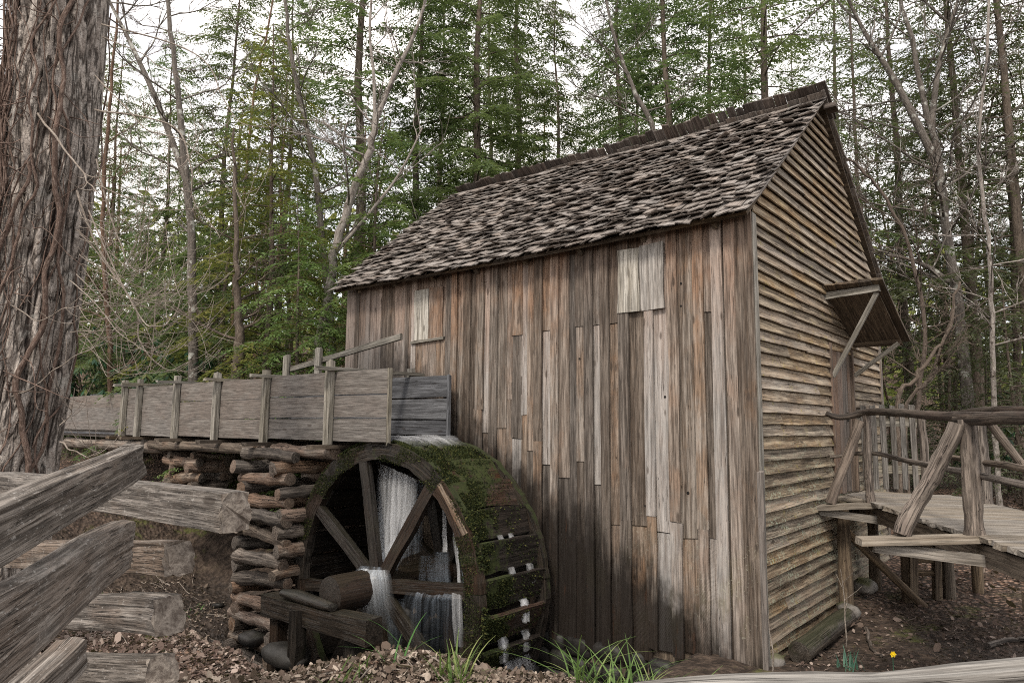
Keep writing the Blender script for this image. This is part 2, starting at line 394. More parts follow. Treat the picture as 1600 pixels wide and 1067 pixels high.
def leafmat(name, a, b, c, trans=.35, rough=.55, objvar=.35):
    n = NT(name); rnd = n.attr('rnd').outputs['Fac']; oi = n.node('ShaderNodeObjectInfo').outputs['Random']
    p = n.pos().outputs['Position']
    k = n.noise(p, .9, 3)
    col = n.mix(n.ramp(n.math('ADD', n.math('MULTIPLY', k, .8), n.math('MULTIPLY', n.math('SUBTRACT', rnd, .5), .5)), .25, .62), a, b)
    col = n.mix(n.math('MULTIPLY', n.ramp(rnd, .78, .95), .7), col, c)
    col = n.node('ShaderNodeHueSaturation', None, Color=col, Hue=n.math('MULTIPLY_ADD', oi, .05, .475), Value=n.math('MULTIPLY_ADD', oi, objvar, 1 - objvar / 2)).outputs[0]
    d = n.node('ShaderNodeBsdfPrincipled', None, Base_Color=col, Roughness=rough); d.inputs['Specular IOR Level'].default_value = .25
    t = n.node('ShaderNodeBsdfTranslucent', None, Color=n.mix(.5, col, (.12, .16, .03)))
    m = n.node('ShaderNodeMixShader', None, Fac=trans, _1=d.outputs[0], _2=t.outputs[0])
    n.t.links.new(m.outputs[0], n.out.inputs[0]); return n.m
M['hem'] = leafmat('hemlock_needles', (.09, .135, .06), (.175, .23, .105), (.22, .26, .125), .5)
M['hemdark'] = leafmat('dark_hemlock_needles', (.075, .09, .056), (.135, .155, .095), (.175, .165, .105), .45)
M['hemyoung'] = leafmat('bright_hemlock_needles', (.11, .19, .065), (.21, .31, .11), (.27, .35, .13), .5)
M['hemyellow'] = leafmat('yellow_green_needles', (.13, .16, .045), (.25, .275, .075), (.32, .31, .095), .5)
M['rhodo'] = leafmat('rhododendron_leaves', (.016, .045, .025), (.035, .085, .045), (.12, .12, .03), .2, .35)
M['grass'] = leafmat('grass_blades', (.06, .13, .03), (.15, .26, .08), (.3, .36, .14), .35)
M['daffodil'] = leafmat('blue_green_leaves', (.06, .14, .1), (.12, .24, .17), (.18, .3, .2), .3)
M['litter'] = leafmat('dead_leaves', (.09, .066, .05), (.215, .175, .138), (.41, .35, .29), .12, .8, .1)
M['moss'] = leafmat('moss_tufts', (.010, .015, .004), (.034, .043, .011), (.09, .086, .025), .1, .9, .2)
def bucket_extra(n, c, s1, s3, rr):
    p = n.pos(); x, y, z = n.xyz(p.outputs['Position']); q = p.outputs['Position']
    m = n.math('ADD', n.math('MULTIPLY_ADD', y, -.9, -.82), n.math('MULTIPLY', n.math('SUBTRACT', n.noise(q, 5, 4, .7), .5), 1.1))
    m = n.math('ADD', m, n.ramp(z, 1.3, 2.0)); m = n.math('MULTIPLY', n.ramp(m, -.05, .16), n.ramp(n.noise(q, 9, 4, .7), .36, .5))
    c = n.mix(m, c, n.mix(n.noise(q, 28, 3), (.012, .018, .005), (.045, .055, .014)))
    return c, n.math('MULTIPLY_ADD', m, .4, .5)
M['bucket'] = wood('bucket_wood', (.009, .007, .006), (.024, .018, .014), (.08, .062, .05), (.05, .026, .016), rough=.5, extra=bucket_extra, bstr=.9, var=.6)
def plain(name, col, rough=.6, trans=0):
    n = NT(name); return n.finish(col, rough)
def endgrain():
    n = NT('rail_end_grain'); g = n.pos().outputs['Position']
    f = n.noise(g, 26, 4, .7, .6); f2 = n.noise(g, 90, 3, .6)
    c = n.mix(n.ramp(f, .3, .7), (.075, .06, .05), (.25, .22, .19)); c = n.mix(n.math('MULTIPLY', n.ramp(f2, .5, .7), .5), c, (.04, .03, .025))
    return n.finish(c, .9, f, .8, .01)
M['endgrain'] = endgrain()
M['yellow'] = plain('yellow_petal', (.75, .55, .02), .5)
M['iron'] = plain('black_iron', (.012, .011, .01), .6)
def stone(name='stream_stone', k=1., rough=.7):
    n = NT(name); p = n.attr('gco').outputs['Vector']; q = n.pos()
    f = n.noise(p, 5, 6, .65); c = n.mix(n.ramp(f, .3, .7), (.05 * k, .045 * k, .042 * k), (.2 * k, .185 * k, .17 * k))
    m = n.ramp(n.math('ADD', n.math('MULTIPLY', n.xyz(q.outputs['Normal'])[2], .2), n.noise(p, 3, 4)), .6, .72)
    c = n.mix(n.math('MULTIPLY', m, .7 * min(1, k * 1.2)), c, (.07 * k, .075 * k, .02 * k))
    return n.finish(c, rough, f, .6, .03)
M['stone'] = stone()
M['dampstone'] = stone('damp_stone', .3, .6)
M['wetstone'] = stone('wet_stream_stone', .13, .55)
def ground():
    n = NT('forest_floor'); p = n.pos().outputs['Position']; x, y, z = n.xyz(p)
    a = n.noise(p, .8, 6, .65); b = n.noise(p, 9, 4, .7)
    vo = n.node('ShaderNodeTexVoronoi', None, Vector=n.vm('MULTIPLY', p, (1, 1, .6)), Scale=17., Randomness=1.)
    lc = n.xyz(vo.outputs['Color'])[0]
    leaf = n.mix(lc, (.08, .045, .03), (.3, .2, .15)); leaf = n.mix(n.ramp(vo.outputs['Distance'], .25, .6), leaf, (.03, .02, .015))
    soil = n.mix(n.ramp(b, .35, .7), (.022, .015, .011), (.085, .062, .047))
    far = n.ramp(n.math('ADD', y, n.math('MULTIPLY', a, 2)), 2.6, 5.2)
    front = n.ramp(n.math('ADD', y, n.math('MULTIPLY', a, 1.2)), -1.9, -2.9)
    left = n.ramp(x, -10, -13)
    lm = n.math('MAXIMUM', n.math('MAXIMUM', far, front), left)
    c = n.mix(n.math('MULTIPLY', lm, n.ramp(n.noise(p, 2.2, 4), .25, .5)), soil, leaf)
    mo = n.math('MULTIPLY', n.ramp(n.noise(p, 1.7, 5, .7), .54, .66), n.ramp(y, 5, 2))
    c = n.mix(n.math('MULTIPLY', mo, n.math('MULTIPLY', n.ramp(z, -.4, -.1), .8)), c, n.mix(n.noise(p, 30), (.03, .038, .008), (.11, .12, .03)))
    wet = n.ramp(z, -.25, -.8)
    c = n.mix(n.math('MULTIPLY', wet, .75), c, (.012, .010, .009))
    return n.finish(c, n.math('MULTIPLY_ADD', wet, -.4, .92), n.math('ADD', b, vo.outputs['Distance']), .8, .04)
M['ground'] = ground()
def water():
    n = NT('pool_water'); p = n.pos().outputs['Position']
    b = n.node('ShaderNodeBsdfPrincipled', None, Base_Color=(.012, .014, .015), Roughness=.12)
    bp = n.node('ShaderNodeBump', None, Height=n.noise(p, 5, 3), Strength=.35, Distance=.05); n.t.links.new(bp.outputs[0], b.inputs['Normal'])
    n.t.links.new(b.outputs[0], n.out.inputs[0]); return n.m
M['pool'] = water()
def fall(name, lo, hi, scale=1., col=(.93, .95, .98)):
    """long-exposure water: streaks along gco.x, gco.y runs 0..1 across, gco.z holds the fade"""
    n = NT(name); g = n.attr('gco').outputs['Vector']; x, y, z = n.xyz(g)
    s = n.noise(n.vm('MULTIPLY', g, (.5, 9 * scale, 0)), 1, 3, .5, .5)
    s2 = n.noise(n.vm('MULTIPLY', g, (.25, 22 * scale, 0)), 1, 2, .5)
    f = n.math('ADD', n.math('MULTIPLY', s, .7), n.math('MULTIPLY', s2, .3))
    a = n.math('MULTIPLY', n.math('MULTIPLY_ADD', n.ramp(f, .30, .74), hi - lo, lo), z, clamp=True)
    d = n.node('ShaderNodeBsdfPrincipled', None, Base_Color=col, Roughness=.3)
    t = n.node('ShaderNodeBsdfTranslucent', None, Color=col)
    ds = n.node('ShaderNodeMixShader', None, Fac=.5, _1=d.outputs[0], _2=t.outputs[0])
    m = n.node('ShaderNodeMixShader', None, Fac=a, _1=n.node('ShaderNodeBsdfTransparent').outputs[0], _2=ds.outputs[0])
    n.t.links.new(m.outputs[0], n.out.inputs[0]); return n.m
M['fall'] = fall('falling_water', .24, 1.)
M['mist'] = fall('spreading_water', .10, .78, .8, (.86, .92, .98))
M['veil'] = fall('thin_water_veil', 0., .30, 1.2, (.7, .82, .97))

# ------------------------------------------------------------------ the ground
def hgt(x, y):
    x, y = np.asarray(x, float), np.asarray(y, float)
    d = (x - CAM[0]) * FW[0] + (y - CAM[1]) * FW[1]
    h = .02 + .09 * np.clip(y - 2.2, 0, 9) * sm((x + 2) / 2) + .03 * np.clip(y, 0, 3)
    h = h + 1.85 * sm((-x - 7.4) / 3.) * sm((y + .6) / 2.6)                       # bank behind the flume
    h = h + .9 * sm((-x - 8.2) / 4.) * sm((1.5 - y) / 1.5)
    fr = sm((-y - 2.75 + .8 * sm((x + .9) / .9) - .56 * np.clip(-x - .75, 0, 3.2)) / 1.15)
    h = h * (1 - fr) + fr * (.66 - .13 * sm((x - .2) / 1.5) + .1 * sm((-x - 3) / 2))
    h = h + .21 * np.exp(-((x + .5) / .75) ** 2 - ((y + 3.85) / .55) ** 2)
    pit = sm((x + 7.4) / 1.4) * sm((-.55 - x) / 1.0) * sm((-y - -.35) / .35) * sm((y + 3.15) / .9)
    h = h - 1.35 * pit
    ch = sm((x + 11.5) / 2) * sm((-6.4 - x) / 1.2) * sm((y + 3.2) / 1.2) * sm((.2 - y) / .9)
    h = h - .62 * ch
    h = h + .20 * np.clip(d - 21, 0, 45) * sm((-(x) - 2) / 12 + .62)
    P = np.stack([x.ravel(), y.ravel(), np.zeros(x.size)], 1)
    return h + (fbm(P * .9, 2) * .05 + fbm(P * 4.1, 2) * .018).reshape(x.shape)
gx = np.concatenate([-16 - np.geomspace(1, 120, 26)[::-1], np.linspace(-16, 7, 170), 7 + np.geomspace(1, 120, 26)])
gy = np.concatenate([-9 - np.geomspace(1, 60, 16)[::-1], np.linspace(-9, 10, 150), 10 + np.geomspace(1, 140, 30)])
GX, GY = np.meshgrid(gx, gy, indexing='ij'); GZ = hgt(GX, GY)
nx, ny = GX.shape; ii, jj = np.meshgrid(np.arange(nx - 1), np.arange(ny - 1), indexing='ij'); a = ii * ny + jj
gm = MB().add(np.stack([GX, GY, GZ], -1).reshape(-1, 3), np.stack([a, a + ny, a + ny + 1, a + 1], -1).reshape(-1, 4), smooth=True)
gm.build('ground', M['ground'], loc=(0, 0, 0), kind='structure')
H = lambda x, y: float(hgt(np.array([x]), np.array([y]))[0])
wx = [-9.5, -7.5, -4, -1.1, -1.0, -1.6, -4, -7.4, -9.5]; wy = [-1.4, -.5, .1, .1, -1.2, -2.5, -2.8, -2.2, -1.7]
MB().add([(x, y, -.92) for x, y in zip(wx, wy)], [tuple(range(9))[::-1]]).build('water', M['pool'], kind='structure')

# ------------------------------------------------------------------ the mill
L_, W_, RH, OX, EO, EH = 6.53, 5.06, 6.50, .09, .235, 4.315
TH = (RH - EH) / (W_ / 2 + EO)
mill = empty('mill_house', (0, 0, 0), 'weathered grey board mill house with a steep shingled roof', 'mill')
X_ = V(1, 0, 0); Y_ = V(0, 1, 0); Z_ = V(0, 0, 1)
fw_ = MB(); fw_.plank((-L_ / 2, .045, -.4), (-L_ / 2, .045, 4.42), X_, L_ - .02, .05, 1, 0, endj=0)
front = fw_.build('front_wall', M['beam'], mill)
def on_wall(px, py): p = at(px, py, Y=0); return p[0], p[2]
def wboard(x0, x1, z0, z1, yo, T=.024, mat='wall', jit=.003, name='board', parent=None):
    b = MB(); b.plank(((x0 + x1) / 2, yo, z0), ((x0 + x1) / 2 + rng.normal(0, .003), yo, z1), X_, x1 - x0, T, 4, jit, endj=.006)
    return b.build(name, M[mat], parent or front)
ed = [680 + v / 2.963 for v in (48, 85, 103, 143, 165, 202, 226, 265, 290, 333, 357, 405, 432, 473, 498, 548, 572, 625, 652, 707,
                                735, 783, 810, 868, 903, 988, 1017, 1097, 1130, 1220, 1252, 1305, 1340, 1420)]
EX = [at(p, 600, Y=0)[0] for p in ed]
brk = [(680, 510), (760, 508), (842, 505), (524, 518), (381, 428)]
breaks = [(909, 510), (936, 508), (964, 505), (857, 518), (809, 524), (1111, 488), (795, 624), (821, 648), (764, 676), (785, 669),
          (808, 685), (843, 689), (826, 704), (858, 726), (883, 745), (910, 722), (937, 757), (968, 820), (980, 813), (1001, 822),
          (1020, 806), (1039, 832), (1055, 815), (1079, 841), (1100, 825), (1116, 841), (748, 640), (722, 700)]
BW = [on_wall(*b) for b in breaks]
recessed = {9, 11, 17}
for i in range(len(EX) - 1):
    x0, x1 = EX[i], EX[i + 1]; narrow = (i % 2 == 1)
    bot = -.03 + rng.normal(0, .025) - .2 * sm((-1.0 - x0) / .6)
    zs = sorted([z for x, z in BW if x0 <= x <= x1], reverse=True)
    top = 4.42; cuts = [top] + zs + [bot]
    for k in range(len(cuts) - 1):
        z1, z0 = cuts[k], cuts[k + 1]
        if narrow and i not in recessed: wboard(x0 - .018, x1 + .018, z0 + .004, z1, -.044 - .003 * (len(cuts) - 2 - k), .026, jit=.005)
        elif i in recessed: wboard(x0 - .01, x1 + .01, z0 + .004, z1, -.004 + .004 * k, .018)
        else: wboard(x0 - .004, x1 + .004, z0 + (.004 if k < len(cuts) - 2 else 0), z1, -.012 + .011 * k * (1 if len(cuts) > 2 else 0), .02)
for (kx, ky, kr) in ((1064, 443, .013), (1064, 478, .012), (1115, 600, .011), (1039, 620, .014), (1146, 655, .012), (1075, 770, .016), (1008, 790, .011), (1152, 765, .013), (1153, 795, .011), (1148, 934, .012), (905, 560, .01), (775, 590, .01)):
    p = at(kx, ky, Y=-.024); b = MB(); b.tube([(p[0], -.0265, p[2]), (p[0], -.015, p[2])], kr, 9, 0); b.build('knot', M['black'], front)
# the set-back boards of the upstream end
lv = [520 + v / 6.275 for v in (120, 212, 240, 318, 348, 462, 592, 705, 732, 770, 806, 875, 1012, 1128)]
LX = [at(p, 556, Y=0)[0] for p in lv]
for i in range(len(LX) - 1):
    nar = i in (1, 3, 7, 9)
    hi = 3.42 if i >= 10 else 4.40
    wboard(LX[i] - (.012 if nar else .003), LX[i + 1] + (.012 if nar else .003), 1.1 + rng.normal(0, .02), hi, .004 if nar else .014, .018 if nar else .016)
wboard(-5.03, -4.27, 1.0, 4.42, .022, .01)
def shutter(x0, xm, x1, z0, z1, yo, name='shutter', second='wall'):
    b = MB(); b.plank(((x0 + x1) / 2, yo + .016, z0 + .05), ((x0 + x1) / 2, yo + .016, z1 - .05), X_, x1 - x0 - .04, .014, 1, 0)
    s = b.build(name, M['beam'], mill)
    wboard(x0, xm - .004, z0, z1 - .01, yo, .022, 'pale', parent=s, jit=.006); wboard(xm + .004, x1, z0, z1, yo, .020, second, parent=s, jit=.006)
    return s
shutter(-4.93, -4.63, -4.36, 3.44, 4.17, -.004)
shutter(-1.48, -1.2, -.91, 3.50, 4.22, -.062, second='shutter2')
sl = MB(); sl.plank((-4.98, -.012, 3.41), (-4.30, -.012, 3.43), Z_, .035, .04, 2); sl.build('shutter_sill', M['post'], mill)
# corner boards
for (x0, x1, z0, z1, yo) in ((-.24, -.125, -.02, 4.42, -.045), (-.125, .048, -.04, 4.42, -.04)):
    wboard(x0, x1, z0, z1, yo, .026, name='corner_board', parent=mill, jit=.004)
cb = MB(); cb.plank((.045, .025, -.05), (.045, .025, 4.38), Y_, .1, .022, 5, .004); cb.build('corner_board', M['post'], mill)
cb = MB(); cb.plank((.062, -.055, .02), (.062, -.05, 1.83), X_, .055, .02, 3, .003); cb.build('corner_board', M['flume'], mill, label='short pale grey corner strip')
# side and rear walls
for nm, p0, p1, wd, W in (('rear_wall', (-L_ / 2, W_ - .03, -.2), (-L_ / 2, W_ - .03, 4.4), X_, L_ - .1),
                          ('upstream_wall', (-L_ + .03, W_ / 2, -.2), (-L_ + .03, W_ / 2, 4.4), Y_, W_ - .1)):
    b = MB(); b.plank(p0, p1, wd, W, .05, 1, 0, endj=0); b.build(nm, M['wall'], mill)
# gable
def roof_z(y): return EH + (min(y, W_ - y) + EO) * TH
gb = MB(); gb.add([(-.03, .05, -.3), (-.03, W_ - .05, -.3), (-.03, W_ - .05, 4.4), (-.03, W_ / 2, RH - .12), (-.03, .05, 4.4),
                   (-.07, .05, -.3), (-.07, W_ - .05, -.3), (-.07, W_ - .05, 4.4), (-.07, W_ / 2, RH - .12), (-.07, .05, 4.4)],
                  [(0, 1, 2, 3, 4), (9, 8, 7, 6, 5), (0, 5, 6, 1), (1, 6, 7, 2), (2, 7, 8, 3), (3, 8, 9, 4), (4, 9, 5, 0)])
gable = gb.build('gable_wall', M['beam'], mill)
DY0, DY1, DZ0, DZ1 = 2.50, 3.42, 1.42, 3.28
def sboard(y0, y1, z, tilt):
    if y1 - y0 < .06: return
    b = MB(); nseg = max(2, int((y1 - y0) / .35)); zz = z + .068
    p0 = V(.008, y0, zz + rng.normal(0, .003)); p1 = V(.008, y1, zz - tilt * (y1 - y0) + rng.normal(0, .004))
    b.plank(p0, p1, unit((-.047 / .14, 0, 1)), .152, .017, nseg, .0028, endj=.004)
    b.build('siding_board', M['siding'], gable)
z = -.14; i = 0
while z < 6.3:
    y0, y1 = .075, W_ - .03
    if z + .05 > 4.3:
        y0 = max(y0, (z + .12 - EH) / TH - EO + .0); y1 = W_ - max(.03, (z + .12 - EH) / TH - EO)
    if z < .3: y0 = .075; 
    tilt = .018 * sm((z - 2.9) / 1.)
    cuts = [y0, y1]
    if y1 - y0 > 1.4:
        j = [1.35, 2.05, 1.0, 1.55][i % 4] + rng.normal(0, .1) if z > 2.9 else [.72, 9, 9, 1.9, 9][i % 5] + rng.normal(0, .08)
        if z > 4.6: j = 2.53 + rng.normal(0, .45)
        if y0 + .3 < j < y1 - .3: cuts.insert(1, j)
        if z > 3.3 and y1 > 4.3: cuts.insert(-1, 3.7 + rng.normal(0, .2))
    cuts = sorted(cuts)
    for k in range(len(cuts) - 1):
        a_, b_ = cuts[k], cuts[k + 1] - .005
        if DZ0 - .05 < z + .05 < DZ1:
            if a_ < DY0: sboard(a_, min(b_, DY0 - .03), z, tilt)
            if b_ > DY1: sboard(max(a_, DY1 + .03), b_, z - (tilt * max(0, DY1 - a_)), tilt)
        else: sboard(a_, b_, z - tilt * (a_ - y0), tilt)
    z += .121 + rng.normal(0, .004); i += 1
b = MB(); b.plank((.03, W_ - .04, -.1), (.03, W_ - .04, 4.35), Y_, .09, .03, 3); b.build('corner_board', M['wall'], mill)
# door
db = MB(); db.plank((-.018, (DY0 + DY1) / 2, DZ0), (-.018, (DY0 + DY1) / 2, DZ1), Y_, DY1 - DY0, .012, 1, 0, endj=0)
door = db.build('door', M['beam'], mill)
yy = DY0 + .02
for wdt in (.27, .2, .24, .15):
    b = MB(); b.plank((.008, yy + wdt / 2, DZ0 + .01), (.008, yy + wdt / 2, DZ1 - .02), Y_, wdt - .008, .022, 3, .002); b.build('board', M['door'], door); yy += wdt
for (yy, zz0, zz1) in ((DY0 - .02, DZ0, DZ1 + .02), (DY1 + .02, DZ0, DZ1)):
    b = MB(); b.plank((.028, yy, zz0), (.028, yy, zz1), Y_, .05, .05, 3); b.build('door_frame', M['door'], mill)
b = MB(); b.plank((.03, DY1 - .27, 2.33), (.03, DY1 - .27, 2.45), Y_, .025, .02, 1); b.plank((.03, DY1 - .2, 2.36), (.03, DY1 - .2, 2.44), Y_, .025, .02, 1); b.build('latch', M['iron'], door)
# awning over the door
AX = .64; A0, A1 = V(0, 2.34, 4.01), V(0, 3.74, 3.40); ad = unit(A1 - A0)
aw = MB(); aw.plank((AX / 2, 2.46, 3.895), (AX / 2, 3.70, 3.355), X_, AX - .06, .012, 1, 0)
awning = aw.build('awning', M['beam'], mill)
nb = 5
for k in range(nb):
    x0 = .03 + (AX + .03) * k / nb; x1 = .03 + (AX + .03) * (k + 1) / nb - .006
    b = MB(); b.plank(A0 + V((x0 + x1) / 2, 0, 0), A1 + V((x0 + x1) / 2, 0, rng.normal(0, .006)), X_, x1 - x0, .03, 4, .002); b.build('awning_board', M['beam'], awning)
for (p, q, W, T) in ((V(.0, 2.44, 3.885), V(.63, 2.44, 3.92), .075, .06), (V(.0, 3.58, 3.37), V(.60, 3.58, 3.39), .06, .05)):
    b = MB(); b.plank(p, q, Z_, W, T, 3); b.build('awning_beam', M['post'] if p[1] < 3 else M['beam'], awning)
for (p, q) in ((V(.60, 2.46, 3.87), V(.05, 2.50, 2.88)), (V(.585, 3.56, 3.36), V(.05, 3.50, 2.95))):
    b = MB(); b.plank(p, q, Y_, .05, .05, 3); b.build('awning_brace', M['post'], awning)
# roof
RX0, RX1 = -L_ - .12, OX
def roof_pt(x, s, side=0, off=0.):
    """s metres up the slope from the eave; off = above the deck"""
    ridge = RH + .16 * (-x / L_); run = W_ / 2 + EO; rise = ridge - EH
    ln = math.hypot(run, rise); c, d = run / ln, rise / ln
    sag = -.03 * math.sin(math.pi * min(max((x - RX0) / (RX1 - RX0), 0), 1))
    y = -EO + s * c - off * d; z = EH + s * d + off * c + sag
    return V(x, y if side == 0 else W_ - y, z)
RLEN = math.hypot(W_ / 2 + EO, RH - EH)
rf = MB()
for side in (0, 1):
    for k in range(8):
        xa, xb = RX0 + .02 + (RX1 - RX0 - .04) * k / 8, RX0 + .02 + (RX1 - RX0 - .04) * (k + 1) / 8
        q = [roof_pt(xa, .03, side), roof_pt(xb, .03, side), roof_pt(xb, RLEN - .04, side), roof_pt(xa, RLEN - .04, side),
             roof_pt(xa, .03, side, -.04), roof_pt(xb, .03, side, -.04), roof_pt(xb, RLEN - .04, side, -.04), roof_pt(xa, RLEN - .04, side, -.04)]
        f = [(0, 1, 2, 3), (7, 6, 5, 4), (0, 4, 5, 1), (2, 6, 7, 3)]
        if k == 0: f.append((3, 7, 4, 0))
        if k == 7: f.append((1, 5, 6, 2))
        rf.add(q, f)
roof = rf.build('roof', M['beam'], mill)
def shingle(mb, x, s, side, wdt, ln, lift, curl, tw, T=.013):
    """a split shingle with its butt at s; the butt curls up a little"""
    st = [(0, lift + curl, -tw), (.35, lift * .7, -tw * .4), (1, .008, 0)]
    vs, gs = [], []; off = rng.random(3) * 40
    for (t, o, tws) in st:
        for (u, top) in ((-.5, 0), (.5, 0), (.5, 1), (-.5, 1)):
            oo = o + tws * u + (T * (1 - .6 * t) if top else 0)
            vs.append(roof_pt(x + u * wdt * (1 - .05 * t), s + t * ln, side, oo)); gs.append((t * ln + off[0], u * wdt + off[1], top * T + off[2]))
    fs = [(0, 3, 2, 1), (8, 9, 10, 11)]
    for i in range(2):
        for k in range(4):
            a, b = 4 * i + k, 4 * i + (k + 1) % 4; fs.append((a, b, b + 4, a + 4))
    mb.add(vs, fs, gs)
sh = []
for side in (0, 1):
    r = 0; s = -.045
    while s < RLEN - .12:
        x = RX0 - rng.random() * .1
        while x < RX1:
            wd_ = .10 + rng.random() * .10
            xe = min(x + wd_, RX1 + .03)
            if xe - x > .04:
                ss = s + rng.normal(0, .010) + .022 * math.sin(x * 1.7 + r * .8) + .016 * math.sin(x * 4.3 + r)
                if s < 0: ss = s + rng.normal(0, .008)
                sh.append((side, (x + xe) / 2, ss, xe - x - .004, .33, .030 + rng.random() * .024, max(0, rng.normal(.016, .018)), rng.normal(0, .022)))
            x += wd_
        s += .128; r += 1
fr_ = [q for q in sh if q[0] == 0]
key = [np.dot(roof_pt(q[1], q[2]) - CAM, FW) / math.sqrt(q[3]) for q in fr_]
near = set(np.argsort(key)[:296].tolist()); field = MB()
for k, q in enumerate(fr_):
    if k in near:
        b = MB(); shingle(b, q[1], q[2], q[0], *q[3:]); b.build('shingle', M['shingle'], roof)
    else: shingle(field, q[1], q[2], q[0], *q[3:])
for q in sh:
    if q[0] == 1: shingle(field, q[1], q[2], q[0], *q[3:])
field.build('shingles', M['shingle'], roof, kind='stuff')
x = RX0 + .75
x = RX0 - .02
while x < RX1 + .02:                                        # comb course of the rear slope standing past the ridge
    wd_ = .10 + rng.random() * .06
    b = MB(); e = .22 + rng.normal(0, .014); xc = x + wd_ / 2; run, rise = W_ / 2 + EO, RH + .16 * (-xc / L_) - EH
    ln = math.hypot(run, rise); top = roof_pt(xc, RLEN, 1, .07); dr = V(0, -run / ln, rise / ln)
    b.plank(top - dr * .35, top + dr * e, X_ + rng.normal(0, .03, 3), wd_ - .008 - .012 * (rng.random() < .15), .02, 2, .003); b.build('ridge_board', M['ridge'], roof)
    x += wd_
b = MB(); b.plank(roof_pt(OX + .0, RLEN - .1, 1, -.08), roof_pt(OX + .14, RLEN - .1, 1, -.08), Y_, .2, .06, 1); b.build('ridge_pole', M['ridge'], roof)
for xr in np.linspace(-L_ + .4, -.3, 8):                     # rafter tails under the eave
    b = MB(); b.plank(roof_pt(xr, .08, 0, -.09), roof_pt(xr, .55, 0, -.09), X_, .06, .08, 1); b.build('rafter', M['beam'], roof)
# foundation stones
fnd = MB(); fnd.plank((-L_ / 2, .2, -1.3), (-L_ / 2, .2, -.1), X_, L_ - .3, .2, 1, 0, endj=0)
found = fnd.build('foundation', M['stone'], mill)
for row in range(6):
    x = -5.6 + rng.random() * .2
    while x < .05:
        wd_ = .18 + rng.random() * .25; zz = -1.2 + row * .2
        b = MB(); b.rock((x + wd_ / 2, .06 + rng.normal(0, .02), zz + rng.normal(0, .02)), (wd_ * .5, .12, .1 + rng.random() * .03), 2, .3, .55); b.build('stone', M['wetstone'], found)
        x += wd_
for yv in np.arange(.15, 2.6, .3):
    b = MB(); b.rock((-.0, yv, -.1 + .05 * rng.random()), (.12, .17, .11), 1, .3); b.build('stone', M['stone'], found)

# ------------------------------------------------------------------ the wheel
WC = V(-3.92, 0, .40); WR = 1.64; YF, YR = -1.35, -.30
wheel = empty('water_wheel', (WC[0], -.8, WC[2] - WR), 'mossy overshot water wheel dripping beside the board wall', 'water wheel')
def wp(th, r, y): return V(WC[0] + r * math.cos(th), y, WC[2] + r * math.sin(th))
for (y, name) in ((YF, 'f'), (YR, 'r')):
    nseg = 8
    for k in range(nseg):
        t0, t1 = 2 * math.pi * (k + .12) / nseg, 2 * math.pi * (k + 1.115) / nseg; n = 12; vs, fs, gs = [], [], []; off = rng.random(3) * 30
        for i in range(n + 1):
            th = t0 + (t1 - t0) * i / n; ro, ri = WR + rng.normal(0, .008), WR - .215 + rng.normal(0, .008)
            dy = rng.normal(0, .004)
            for (r, yo) in ((ri, -.045), (ro, -.045), (ro, .045), (ri, .045)):
                vs.append(wp(th, r, y + yo + dy)); gs.append((th * WR + off[0], r + off[1], yo + off[2]))
        for i in range(n):
            for q in range(4):
                a, b = 4 * i + q, 4 * i + (q + 1) % 4; fs.append((a, b, b + 4, a + 4))
        fs += [(0, 3, 2, 1), (4 * n, 4 * n + 1, 4 * n + 2, 4 * n + 3)]
        MB().add(vs, fs, gs).build('rim_segment', M['mosswood'], wheel)
    for deg in (148, 103, 54, 6, -37, -84, -127, -172):
        th = math.radians(deg + (0 if y == YF else 4)); b = MB()
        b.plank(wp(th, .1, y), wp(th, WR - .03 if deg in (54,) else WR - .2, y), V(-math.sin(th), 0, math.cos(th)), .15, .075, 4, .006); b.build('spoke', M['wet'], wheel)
# bark strip peeling on the rim
b = MB(); b.plank(wp(math.radians(50), WR - .06, YF - .05), wp(math.radians(27), WR - .05, YF - .05), V(math.cos(.7), 0, math.sin(.7)), .07, .012, 5, .008); b.build('bark_strip', M['log'], wheel)
NB = 28
for k in range(NB):
    th = 2 * math.pi * (k + .35) / NB
    b = MB(); hi, lo = wp(th + .088, WR - .005, 0), wp(th - .100, WR - .105, 0)
    c = (hi + lo) / 2; b.plank(c + V(0, YF + .05, 0), c + V(0, YR - .05, 0), hi - lo, np.linalg.norm(hi - lo) * 1.02, .045, 6, .008); b.build('bucket_board', M['bucket'], wheel)
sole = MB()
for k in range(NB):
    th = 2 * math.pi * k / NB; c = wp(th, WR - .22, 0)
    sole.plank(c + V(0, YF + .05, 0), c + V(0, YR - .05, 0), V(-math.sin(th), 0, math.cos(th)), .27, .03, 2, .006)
sole.build('sole', M['black'], wheel)  # coloured near black for the shade inside the wheel
ax = MB(); ax.tube([(WC[0], y, WC[2] - .0) for y in np.linspace(-2.02, -.02, 16)], .2, 18, .06); axle = ax.build('axle', M['wet'], wheel)
